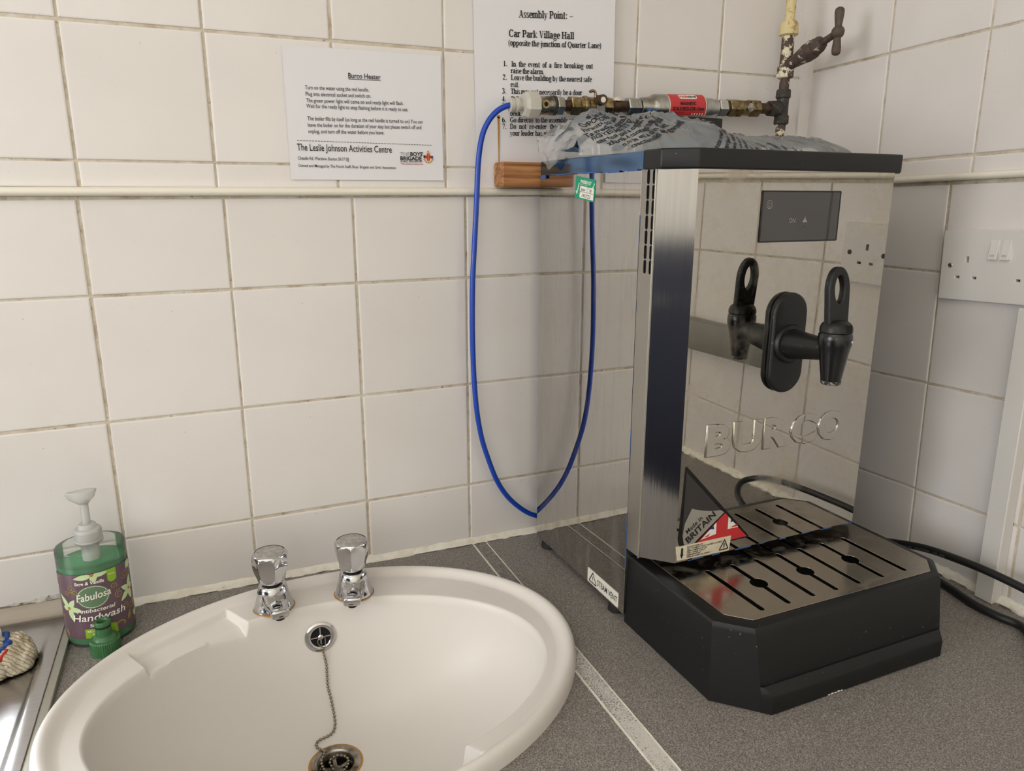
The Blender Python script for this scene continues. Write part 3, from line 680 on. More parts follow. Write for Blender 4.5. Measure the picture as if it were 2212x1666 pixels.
for k, s in enumerate(('FOLLOW STEAM CAP', 'DELL STOOMSORT DICHT COUVERT LA VAPEUR', 'GEBEN DAMPFENTLUFT JIJR', 'WEEL L VAPEUR TOPYLT', 'DAMPF BEHANDELT', 'VERSELLET VAPEUR DEL VAPEUR')):
    gl.append(text(s, .0026, .0455, .1205 - k * .0026, sx=.9, bold=.02))
lay('caution_lettering', join(*gl), .0014, 'ink', lb)
# stickers on the polished side
def side_plane(y, z, x=-.0002, rot=0.0):     # drawing plane looking at -x: u runs towards -y
    c, s = math.cos(rot), math.sin(rot)
    return mat4((x, y, z), (0, -c, s), (0, s, c), (-1, 0, 0))
sv = mesh('vent_sticker', xf(prism(rrect(0, .0772, 0, .0205, .0015), -.0001, .0003), side_plane(.0890, .0140)), M['whitelab'], bo)
tag(sv, 'white STEAM VENT sticker')
mesh('vent_lettering', xf(join(text('STEAM VENT', .0118, .0255, .0058, bold=.012, fit=.0495), outline_poly([(.0045, .0030), (.0235, .0030), (.0140, .0178)], .0017), bar(.0140, .0075, .0140, .0125, .0015), bar(.0140, .0052, .0140, .0062, .0015)), side_plane(.0890, .0140, -.0006)), M['ink'], sv)
PR = math.radians(-7)
sp = mesh('test_sticker', xf(prism(rrect(0, .0490, 0, .0265, .0020), -.0001, .0003), side_plane(.1485, .5190, rot=PR)), M['grn'], bo)
tag(sp, 'green and white electrical test sticker')
def sl(name, g, mat, d=.0006): mesh(name, xf(g, side_plane(.1485, .5190, -d, PR)), M[mat], sp)
sl('sticker_panel', join(flat(rrect(.0125, .0470, .0018, .0160, .0008)), text('PASSED', .0056, .0128, .0192, bold=.03, fit=.0180), text('SAFETY', .0026, .0318, .0212, bold=.02), text('TEST', .0030, .0318, .0186, bold=.02), text('SIGNED IN ACCORDANCE', .0015, .0128, .0172),
                        bar(.0425, .0175, .0440, .0160, .0012), bar(.0440, .0160, .0475, .0220, .0012), bar(.0030, .0090, .0052, .0055, .0018), bar(.0052, .0055, .0095, .0190, .0018)), 'cwhite')
sl('sticker_lettering', join(bar(.0125, .0092, .0470, .0092, .0004), bar(.0310, .0092, .0310, .0160, .0004), text('Boiler', .0046, .0150, .0104, shear=.4), text('TB', .0050, .0350, .0104, shear=.4), text('19/7/22', .0062, .0180, .0028, shear=.3, fit=.0220), text('ID', .0018, .0130, .0146), text('INITIALS', .0014, .0318, .0148), text('DATE', .0014, .0130, .0078)), 'ink', .0008)
# drip tray
def pol(o): return [(.0045 + o, .0100), (.0045 + o, -.1590 + o * .4), (.0360 + o * .4, -.1910 + o), (.3130 - o * .4, -.1910 + o), (.3445 - o, -.1590 + o * .4), (.3445 - o, .0100)]
ob = [(.0025, .0010), (.0025, -.1650), (.0410, -.2035), (.3080, -.2035), (.3465, -.1650), (.3465, .0010)]
ot = [(.0060, .0010), (.0060, -.1575), (.0365, -.1880), (.3130, -.1880), (.3430, -.1575), (.3430, .0010)]
ot2 = [(.0100, .0010), (.0100, -.1556), (.0382, -.1838), (.3110, -.1838), (.3390, -.1556), (.3390, .0010)]
gt = [(.0240, .0005), (.0240, -.1540), (.0450, -.1752), (.3115, -.1775), (.3330, -.1560), (.3330, .0005)]
gin = [(x + (.001 if x < .1 else -.001), y) for x, y in gt]
def loft(ps, closed_ends=(True, True)):
    n = len(ps[0][0]); vs = [(x, y, z) for pl, z in ps for x, y in pl]; fs = []
    for k in range(len(ps) - 1):
        for i in range(n): fs.append((k * n + i, k * n + (i + 1) % n, (k + 1) * n + (i + 1) % n, (k + 1) * n + i))
    if closed_ends[0]: fs.append(tuple(range(n - 1, -1, -1)))
    if closed_ends[1]: fs.append(tuple((len(ps) - 1) * n + i for i in range(n)))
    return vs, fs
def mid(a, b, t): return [(p[0] + (q[0] - p[0]) * t, p[1] + (q[1] - p[1]) * t) for p, q in zip(a, b)]
tr = mesh('drip_tray', loft([(ob, .0006), (mid(ob, ot, .9), .0830), (ot, .0868), (mid(ot, ot2, .45), .0893), (ot2, .0902), (gt, .0902), (gin, .0890), (gin, .0700)]), M['black'], bo, 28)
tag(tr, 'black plastic drip tray with a slotted steel grille')
ramp = [(.0300, -.1980), (.0455, -.2135), (.3045, -.2135), (.3190, -.1985)]
mesh('tray_step', loft([([(.0390, -.2020), (.0478, -.2105), (.3010, -.2105), (.3095, -.2020)], .0007), ([(.0388, -.2020), (.0474, -.2100), (.3014, -.2100), (.3096, -.2020)], .0190), ([(.0390, -.2010), (.0462, -.2078), (.3020, -.2078), (.3092, -.2010)], .0235), ([(.0392, -.1990), (.0418, -.2010), (.3060, -.2010), (.3086, -.1990)], .0285)]), M['black'], tr, 28)
gs = []
for i, x in enumerate((.0687, .1050, .1413, .1752, .2105, .2478, .2850)):
    if i % 2:
        a = math.degrees(math.asin(.0034 / .0105))
        gs.append(arc(x, -.0715, .0034, .0034, 0, 180, 8) + arc(x, -.1165, .0105, .0105, 90 + a, 270 - a, 9) + arc(x, -.1615, .0034, .0034, 180, 360, 8) + arc(x, -.1165, .0105, .0105, -90 + a, 90 - a, 9))
    else: gs.append(stadium(x, -.0715, x, -.1610, .0034, 8))
for x in (.1413, .1752, .2105): gs.append(stadium(x, -.0150, x, -.0600, .0034, 8))
def shrink(pl, d): return [(x + (d if x < .17 else -d), y + (d if y < -.09 else -d)) for x, y in pl]
mesh('grille', mv(plate(shrink(gt, .0008), gs, .0012, .0003), (0, 0, .0902)), M['grate'], tr, 30)
mesh('tray_well', box(.0260, .3310, -.172, .0000, .0705, .0715), M['hole'], tr)
mesh('chip', join(*[box(.1250 + i * .0045, .1280 + i * .0045, -.2110, -.2104, .0007, .0016 + .0006 * (i % 2)) for i in range(5)]), M['cwht'], tr)
# ------------------------------------------------------------------ bead chain
O_c = V((-.838, -.16, -.06))
chn = thing('plug_chain', 'bead chain hanging from the overflow ring down to the waste of the basin', 'chain', O_c)
pth = spline(CHAIN_PTS, 10)
wst = [V((WC.x - .010, WC.y + .020, WZ + .004)), V((WC.x - .016, WC.y + .006, WZ + .0015)), V((WC.x - .012, WC.y - .010, WZ - .001)), V((WC.x + .002, WC.y - .014, WZ - .003)),
       V((WC.x + .013, WC.y - .006, WZ - .002)), V((WC.x + .014, WC.y + .006, WZ - .001)), V((WC.x + .004, WC.y + .012, WZ + .000)), V((WC.x - .006, WC.y + .008, WZ - .001)), V((WC.x - .004, WC.y - .003, WZ - .005))]
pth = pth[:-1] + spline([pth[-1]] + wst, 10)
beads = []; acc = 0.0; nxt = .004
for a, b in zip(pth, pth[1:]):
    L = (b - a).length
    while acc + L > nxt:
        p = a.lerp(b, (nxt - acc) / L); beads.append(lathe([(.0001, -.0019), (.0012, -.0015), (.00185, -.0004), (.00185, .0004), (.0012, .0015), (.0001, .0019)], 10, p)); nxt += .0046
    acc += L
tag(mesh('beads', off(join(*beads), O_c), M['steelbead'], chn, 60), kind='stuff')
mesh('chain_wire', off(tube(pth, .0006, 6), O_c), M['steelbead'], chn)
q0 = oc + on_ * .0035
down = -ov if ov.z > 0 else ov; sidev = ou
lk = [q0 + sidev * .0005, q0 + sidev * .0050 + down * .0005 + on_ * .001, q0 + sidev * .0045 + down * .0105 + on_ * .0015, q0 + sidev * .0025 + down * .0135 + on_ * .001, q0 - sidev * .0040 + down * .0070 + on_ * .0015, q0 - sidev * .0035 + down * .0015 + on_ * .0015, q0 + sidev * .0005]
mesh('wire_link', off(tube(spline(lk, 5), .0006, 8), O_c), M['steelbead'], chn)

# ------------------------------------------------------------------ basin taps
def make_tap(x, y, rz, label):
    t = thing('basin_tap', label, 'tap', (x, y, .0105), rz, 'pillar taps on the basin')
    # base with its spout towards -y
    prof = [(.0238, 0), (.0240, .0022), (.0225, .0050), (.0205, .0130), (.0185, .0220), (.0170, .0290), (.0158, .0325), (.0145, .0335)]
    def rf(r, h, a): return r * (1 + .05 * math.cos(2 * a))
    mesh('tap_base', lathe(prof, 40, rfun=rf, ref=(1, 0, 0)), M['chrome'], t, 45)
    secs = [(-.004, .0165, .030, .0080, .0155), (-.012, .0162, .0265, .0070, .0150), (-.020, .0148, .0205, .0062, .0115), (-.027, .0122, .0168, .0052, .0095), (-.033, .0112, .0168, .0040, .0095), (-.0395, .0110, .0165, .0034, .0090), (-.0408, .0100, .0155, .0044, .0090)]
    vs = []; n = 16
    for yy, w2, top, bot, mid_ in secs:
        for i in range(n):
            a = 2 * PI * i / n; cx, cz = math.cos(a), math.sin(a)
            sx = abs(cx) ** .6 * (1 if cx > 0 else -1); sz = abs(cz) ** .6 * (1 if cz > 0 else -1)
            vs.append((w2 * sx, yy, (top + bot) / 2 + (top - bot) / 2 * sz))
    fs = [(k * n + i, k * n + (i + 1) % n, (k + 1) * n + (i + 1) % n, (k + 1) * n + i) for k in range(len(secs) - 1) for i in range(n)] + [tuple(range(n)), tuple((len(secs) - 1) * n + i for i in range(n - 1, -1, -1))]
    mesh('spout', (vs, fs), M['chrome'], t, 50)
    mesh('spout_outlet', lathe([(.0058, .0010), (.0060, .0060)], 20, (0, -.0335, 0)), M['hole'], t)
    mesh('neck', lathe([(.0150, .0300), (.0125, .0330), (.0115, .0390), (.0125, .0420)], 32, cap=False), M['hole'], t, 45)
    hp = [(.0120, .0375), (.0150, .0378), (.0172, .0405), (.0196, .0470), (.0215, .0545), (.0226, .0620), (.0228, .0675), (.0222, .0725), (.0210, .0755), (.0200, .0768), (.0186, .0772), (.0186, .0760), (.0178, .0758)]
    def fl(r, h, a):
        k = max(0.0, 1 - ((h - .0575) / .0170) ** 2) ** .5 if abs(h - .0575) < .0170 else 0
        c = math.cos(3.5 * (a + .2)); c = abs(c) ** .8
        return r * (1 - .115 * k * c)
    fine = []
    for (r0, h0), (r1_, h1) in zip(hp, hp[1:]):
        for q in range(3): fine.append((r0 + (r1_ - r0) * q / 3, h0 + (h1 - h0) * q / 3))
    fine.append(hp[-1])
    h = mesh('tap_handle', lathe(fine, 126, rfun=fl, ref=(1, 0, 0)), M['chrome'], t, 40)
    mesh('handle_cap', lathe([(.0176, .0757), (.0178, .0768), (.0165, .0776), (.0100, .0781), (.0001, .0782)], 40), M['chromedull'], h, 40)
    mesh('base_stain', lathe([(.0240, -.0010), (.0256, .0004), (.0250, .0012), (.0236, .0014)], 40, cap=False, rfun=rf, ref=(1, 0, 0)), M['stain'], t)
    return t
make_tap(-.8905, -.0985, math.radians(7), 'chrome basin tap with a faceted knob, the one nearer the soap bottle')
make_tap(-.7895, -.1040, math.radians(-14), 'chrome basin tap with a faceted knob, the one nearer the water boiler')

# ------------------------------------------------------------------ hand wash bottle
O_h = V((-1.0895, -.0610, 0))
hw = thing('soap_bottle', 'clear pump bottle of green handwash with a plum floral label', 'bottle', O_h)
RX, RY, HB = .0372, .0325, .1210
BR_ = math.radians(6)
bm_ = MX.Rotation(BR_, 4, 'Z')
def oval(prof, seg=72, k=1.0, cap=True):
    g = lathe([(1, h) for r, h in prof], seg, ref=(1, 0, 0), cap=cap); n = seg; vs = []
    for i, v in enumerate(g[0]):
        r = prof[i // n][0]; d = (RX - RY) if r > .02 else 0
        vs.append(bm_ @ V((v.x * (r + 0), v.y * (r - d), v.z)))
    return vs, g[1]
mesh('bottle_body', oval([(.0340, .0004), (.0366, .0025), (.0372, .0060), (.0372, .1165), (.0370, .1190), (.0360, .1207), (.0340, .1213), (.0250, .1222), (.0160, .1232), (.0140, .1245)]), M['pet'], hw, 60)
mesh('liquid_soap', oval([(.0330, .0020), (.0356, .0040), (.0362, .0070), (.0362, .1010)]), M['soap'], hw, 40)
pm = [(.0150, .1225), (.0152, .1250), (.0143, .1262), (.0149, .1280), (.0143, .1298), (.0149, .1316), (.0143, .1334), (.0149, .1352), (.0146, .1375), (.0130, .1395), (.0098, .1400), (.0095, .1440), (.0085, .1452), (.0052, .1456)]
pu = mesh('pump_collar', lathe(pm, 40), M['pump'], hw, 40)
mesh('pump_stem', lathe([(.0045, .1450), (.0045, .1720), (.0060, .1730)], 20), M['pump'], pu, 40)
fan = [(-.0050, .0070), (-.0140, .0050), (-.0185, .0015), (-.0125, -.0035), (-.0055, -.0060), (.0045, -.0065), (.0120, -.0040), (.0150, .0030), (.0110, .0065), (.0040, .0080)]
hd = xf(loft([([(x * .35, y * .7) for x, y in fan], .1700), ([(x * .8, y) for x, y in fan], .1765), (fan, .1845), ([(x * .92, y * .9) for x, y in fan], .1858)]), MX.Rotation(.15, 4, 'Z'))
mesh('pump_head', hd, M['pump'], pu, 30)
mesh('dip_tube', lathe([(.0090, .0900), (.0098, .0980), (.0098, .1225)], 20), M['pump'], hw, 40)
mesh('dip_straw', lathe([(.0028, .0060), (.0028, .0900)], 12), M['pump'], hw, 40)
LA = math.atan2(-.94, .16) - BR_
RM = .0352
def wrapL(g, o):
    vs = []
    for v in g[0]:
        a = LA + v[0] / RM; vs.append(bm_ @ V(((RX + o) * math.cos(a), (RY + o) * math.sin(a), .0125 + v[1])))
    return vs, g[1]
def dens(g, du=.004):
    """split long faces so that flat print follows the curved bottle"""
    me = bpy.data.meshes.new('t'); me.from_pydata([tuple(v) for v in g[0]], [], g[1]); bm = bmesh.new(); bm.from_mesh(me)
    xs = [v.co.x for v in bm.verts]; x = min(xs) + du
    while x < max(xs):
        bmesh.ops.bisect_plane(bm, geom=bm.verts[:] + bm.edges[:] + bm.faces[:], plane_co=(x, 0, 0), plane_no=(1, 0, 0)); x += du
    bm.verts.index_update(); out = [v.co.copy() for v in bm.verts], [tuple(v.index for v in f.verts) for f in bm.faces]
    bm.free(); bpy.data.meshes.remove(me); return out
def lab(name, g, mat, o, par): return mesh(name, wrapL(dens(g), o) + (1,), M[mat], par, None)
LB = lab('label', flat([(-.056, 0), (.056, 0), (.056, .083), (-.056, .083)]), 'purple', .0004, hw)
tag(LB, 'plum label with pale flowers and lettering')
lab('back_label', flat([(.0575, 0.002), (.108, 0.002), (.108, .083), (.0575, .083)]), 'sage', .0004, hw)
def petal(cx, cy, ang, L, W):
    c, s = math.cos(math.radians(ang)), math.sin(math.radians(ang)); out = []
    for t in [i / 6 for i in range(7)]: out.append((t * L, W / 2 * math.sin(PI * t ** .8)))
    for t in [i / 6 for i in range(5, 0, -1)]: out.append((t * L, -W / 2 * math.sin(PI * t ** .8)))
    return flat([(cx + x * c - y * s, cy + x * s + y * c) for x, y in out])
def flower(cx, cy, L, W, angs): return [petal(cx, cy, a, L * k, W) for a, k in angs]
def clip(g, lo=.0005, hi=.0825): return [V((v[0], min(hi, max(lo, v[1])), v[2])) for v in g[0]], g[1]
fl1 = flower(-.0325, .0400, .019, .0070, ((125, 1.1), (55, .75), (-12, .9), (-75, .95), (178, .5)))
fl2 = flower(.0365, .0475, .018, .0070, ((150, .75), (75, .95), (20, .5), (-78, .9), (-140, 1.0)))
fl3 = flower(-.0035, .0805, .019, .0070, ((188, 1.0), (2, .9), (-75, .5), (-40, .35)))
tulip = lambda x, y, k: [petal(x, y, a, .0095 * k, .0042 * k) for a in (70, 90, 112)]
for f_ in (fl1, fl2, fl3, tulip(.044, .006, 1.1), [petal(.040, .083, -50, .012, .005), petal(.040, .083, -75, .014, .005), petal(.040, .083, -105, .012, .005)], [petal(-.052, .071, -60, .008, .004), petal(-.052, .071, -95, .009, .004)]): lab('label_flower', clip(join(*f_)), 'palegreen', .0008, LB)
for x, y in ((-.0325, .0400), (.0365, .0475), (-.0035, .0808)): lab('flower_centre', clip(ring(x, y, 0.0001, .0019, 0, 360, 10)), 'orange', .0010, LB)
def curl(cx, cy, r, turns, a0, wd=.0007, sgn=1):
    n = int(14 * turns); pts = [(cx + r * (1 - .75 * i / n) * math.cos(a0 + sgn * turns * 2 * PI * i / n), cy + r * (1 - .75 * i / n) * math.sin(a0 + sgn * turns * 2 * PI * i / n)) for i in range(n + 1)]
    return join(*[bar(*pts[i], *pts[i + 1], wd) for i in range(n)])
cs_ = [curl(-.027, .0655, .0050, 1.5, 4.2), curl(-.0335, .0595, .0034, 1.4, 5.2), curl(-.0225, .0600, .0036, 1.3, 3.6, sgn=-1), curl(.0215, .0475, .0055, 1.5, 1.2), curl(.0165, .0600, .0042, 1.2, 5.6), curl(.0330, .0680, .0058, 1.6, 3.6), curl(.0290, .0275, .0046, 1.4, .5), curl(.0375, .0250, .0050, 1.4, 2.5),
       curl(.0215, .0065, .0085, .5, 3.0, .0016, -1), curl(-.0440, .0215, .0075, .55, 1.3, .0012), curl(-.044, .083, .007, .5, 3.2, .0012), petal(.0300, .0085, 70, .0125, .0042), petal(-.0430, .0110, -70, .011, .004), petal(.0430, .031, -85, .013, .004)]
for g_ in cs_: lab('label_scroll', clip(g_), 'ochre', .0006, LB)
lab('label_oval', flat(arc(-.0050, .0535, .0165, .0148, 0, 360, 40)[:-1]), 'sage', .0010, LB)
ovr = [[(-.0050 + .0150 * math.cos(math.radians(a)), .0535 + .0133 * math.sin(math.radians(a))) for a in range(s, e, 6)] for s, e in ((20, 168), (195, 352))]
lab('label_oval_line', join(*[bar(*p[i], *p[i + 1], .0005) for p in ovr for i in range(len(p) - 1)]), 'cwhite', .0012, LB)
lab('label_vegan_tab', flat([(.0110, .083), (.0110, .0715)] + arc(.0160, .0715, .0050, .0050, 180, 360, 10) + [(.0210, .083)]), 'lime', .0011, LB)
lab('label_banner', flat([(-.0175, .0008), (-.0175, .0128), (-.0020, .0128), (-.0010, .0140), (.0080, .0150), (.0140, .0130), (.0150, .0060), (.0150, .0008)]), 'lime', .0010, LB)
lt = [xf(text('Fabulosa', .0128, -.0215, .0505, bold=.012, shear=.25, fit=.0345), MX.Translation((-.005, .05, 0)) @ MX.Rotation(.10, 4, 'Z') @ MX.Translation((.005, -.05, 0))),
      text('Sage & Vanilla', .0056, -.0215, .0700, bold=.022, shear=.2, fit=.0290), text('Antibacterial', .0068, -.0230, .0345, bold=.012, shear=.2, fit=.0385), text('Handwash', .0122, -.0285, .0235, bold=.012, shear=.15, fit=.0545),
      text('500ml e', .0052, -.0115, .0155, bold=.03, fit=.0185), text('KILLS 99.9%', .0036, -.0150, .0088, bold=.02), text('BACTERIA', .0036, -.0100, .0042, bold=.02), text('Vegan', .0026, .0125, .0760, bold=.02, fit=.0068)]
lab('label_lettering', join(*lt), 'cwhite', .0014, LB)

# ------------------------------------------------------------------ hose adaptor
ga = thing('hose_adaptor', 'dark green plastic hose tap adaptor standing in front of the soap bottle', 'hose fitting', (-1.0815, -.1060, 0))
def rib(r, h, a): return r * (1 + .022 * (1 if math.cos(44 * a) > 0 else -1)) if .001 < h < .0165 and r > .015 else r
a1 = mesh('threaded_cap', lathe([(.0150, 0), (.0160, .0006), (.0160, .0164), (.0150, .0178), (.0095, .0184)], 176, rfun=rib), M['gadapt'], ga, 30)
mesh('spigot', lathe([(.0125, .0178), (.0118, .0200), (.0088, .0225), (.0084, .0300), (.0084, .0325), (.0072, .0328), (.0072, .0345), (.0086, .0350), (.0090, .0385), (.0082, .0402), (.0060, .0402), (.0050, .0390), (.0050, .0230)], 40, cap=False), M['gadapt'], ga, 40)
mesh('o_ring', lathe([(.0072, .0327), (.0086, .0330), (.0086, .0344), (.0072, .0347)], 32, cap=False), M['rubber'], ga, 60)
mesh('bore', lathe([(.0050, .0300), (.0050, .0305)], 20), M['hole'], ga)

# ------------------------------------------------------------------ dishcloth
O_d = V((-1.190, -.088, 0))
dc = thing('dishcloth', 'crumpled cream knitted dishcloth with blue and red stitched edges on the drainer', 'cloth', O_d)
def heap(cx, cy, rx, ry, h, seed, z0=.0, fold=.22, n=48, m=20, rot=0.0, tilt=0.0):
    vs = []; fs = []
    for k in range(m + 1):
        t = k / m
        for i in range(n):
            a = 2 * PI * i / n
            rr = math.cos(t * PI / 2) ** .7 if k < m else 0.0
            d = V((math.cos(a) * rr, math.sin(a) * rr, math.sin(t * PI / 2)))
            f = 1 + fold * NZ.noise(d * 1.6 + V((seed, 0, 0))) + .5 * fold * abs(NZ.noise(d * 3.4 + V((0, seed, 0)))) - .05
            x, y = d.x * rx * f, d.y * ry * f
            z = max(.0, d.z * h * f + .004 * NZ.noise(d * 7 + V((seed, seed, 0))))
            x, y = x * math.cos(rot) - y * math.sin(rot), x * math.sin(rot) + y * math.cos(rot)
            vs.append(V((cx + x, cy + y, z0 + z + tilt * x)))
    for k in range(m):
        for i in range(n): fs.append((k * n + i, k * n + (i + 1) % n, (k + 1) * n + (i + 1) % n, (k + 1) * n + i))
    fs.append(tuple(range(n - 1, -1, -1)))
    return vs, fs
def on_heap(g, pts, lift=.0012):
    """drops a line of (x, y) points onto a heap of cloth"""
    from mathutils.bvhtree import BVHTree
    t = BVHTree.FromPolygons([tuple(v) for v in g[0]], g[1]); out = []
    for x, y in pts:
        h = t.ray_cast(V((x, y, .2)), V((0, 0, -1)))
        if h[0] is not None: out.append(h[0] + V((0, 0, lift)))
    return out
A_ = heap(.012, -.004, .0270, .0300, .0300, 3.1, rot=.4)
B_ = heap(-.008, -.016, .0235, .0250, .0370, 8.3, rot=-.5)
Ctop = heap(-.026, -.006, .0200, .0180, .0520, 5.7, rot=.2, fold=.3)
T_ = heap(-.012, -.060, .0160, .0210, .0120, 2.2, rot=.3, fold=.35)
W_ = heap(-.012, .012, .0160, .0140, .0460, 9.9, fold=.3)
mesh('cloth_fold', A_, M['cloth'], dc, 180); mesh('cloth_fold', B_, M['cloth'], dc, 180); mesh('cloth_fold', T_, M['cloth'], dc, 180)
mesh('cloth_fold', join(Ctop), M['cwht'], dc, 180); mesh('cloth_fold', W_, M['cwht'], dc, 180)
def hem(g, pts, r, mat, sub=6):
    p = on_heap(g, [tuple(v.xy) for v in spline([V((x, y, 0)) for x, y in pts], sub)])
    if len(p) > 3: mesh('stitched_edge', tube(p, r, 8, rf=lambda t: .8 + .25 * math.sin(t * 90)), M[mat], dc, 60)
BC_ = join(A_, B_, Ctop, W_, T_)
hem(BC_, [(-.020, .022), (-.008, .022), (.004, .014), (.010, .002), (.008, -.008)], .0030, 'cblue')
hem(BC_, [(-.018, .014), (-.010, .014), (-.004, .010)], .0022, 'cred')
hem(BC_, [(-.030, -.030), (-.012, -.030), (.002, -.026), (.012, -.018), (.014, -.010)], .0032, 'cblue')
hem(BC_, [(-.026, -.035), (-.010, -.036), (.004, -.032), (.014, -.024)], .0020, 'cred')
hem(BC_, [(-.046, -.018), (-.030, -.020), (-.016, -.016), (-.010, -.006), (-.014, .004), (-.024, .008)], .0018, 'cred', 8)
hem(BC_, [(-.040, .010), (-.026, .010), (-.014, .006), (-.008, -.004)], .0016, 'cblue', 8)
hem(BC_, [(-.006, -.048), (.000, -.058), (-.002, -.070), (-.006, -.078)], .0022, 'cred')
hem(BC_, [(-.003, -.048), (.003, -.058), (.001, -.072)], .0014, 'cblue')
# ------------------------------------------------------------------ serif lettering drawn with a broad nib
TK, TN = .160, .066
def _st(x, y0, y1, fl='bt', w=TK):
    g = [flat([(x - w / 2, y0), (x + w / 2, y0), (x + w / 2, y1), (x - w / 2, y1)])]; s = .075
    if 'b' in fl: g.append(flat([(x - w / 2 - s, y0), (x + w / 2 + s, y0), (x + w / 2 + s, y0 + TN * .8), (x + w / 2, y0 + TN * 1.5), (x - w / 2, y0 + TN * 1.5), (x - w / 2 - s, y0 + TN * .8)]))
    if 't' in fl: g.append(flat([(x - w / 2 - s, y1 - TN * .8), (x - w / 2, y1 - TN * 1.5), (x + w / 2, y1 - TN * 1.5), (x + w / 2 + s, y1 - TN * .8), (x + w / 2 + s, y1), (x - w / 2 - s, y1)]))
    if 'l' in fl: g.append(flat([(x - w / 2 - s, y1 - TN * 1.4), (x - w / 2, y1 - TN * 1.8), (x, y1), (x - w / 2 - s, y1 - TN * .5)]))
    return g
def _ar(cx, cy, rx, ry, a0, a1, n=14, k=1.0):
    vs = []; fs = []
    for i in range(n + 1):
        a = math.radians(a0 + (a1 - a0) * i / n); wd = (TN + (TK - TN) * abs(math.cos(a)) ** 1.3) * k
        c, s = math.cos(a), math.sin(a)
        vs += [(cx + rx * c - wd / 2 * c, cy + ry * s - wd / 2 * s, 0), (cx + rx * c + wd / 2 * c, cy + ry * s + wd / 2 * s, 0)]
    for i in range(n): fs.append((2 * i, 2 * i + 1, 2 * i + 3, 2 * i + 2))
    return [(vs, fs)]
def _h(x0, x1, y, w=TN): return [flat([(x0, y - w / 2), (x1, y - w / 2), (x1, y + w / 2), (x0, y + w / 2)])]
def _d(x0, y0, x1, y1, w): 
    return [flat([(x0 - w / 2, y0), (x0 + w / 2, y0), (x1 + w / 2, y1), (x1 - w / 2, y1)])]
def _dot(x, y, r=.065): return [flat(arc(x, y, r, r, 0, 360, 10)[:-1])]
def _sf(x, y, w=.11, up=1): return [flat([(x - w, y), (x + w, y), (x + w, y + up * TN * .8), (x - w, y + up * TN * .8)])]
XH, CP, AS, DS = .46, .66, .68, -.21
def _bowl(cx, a0=0, a1=360): return _ar(cx, XH / 2, .155, XH / 2 - .01, a0, a1, 20)
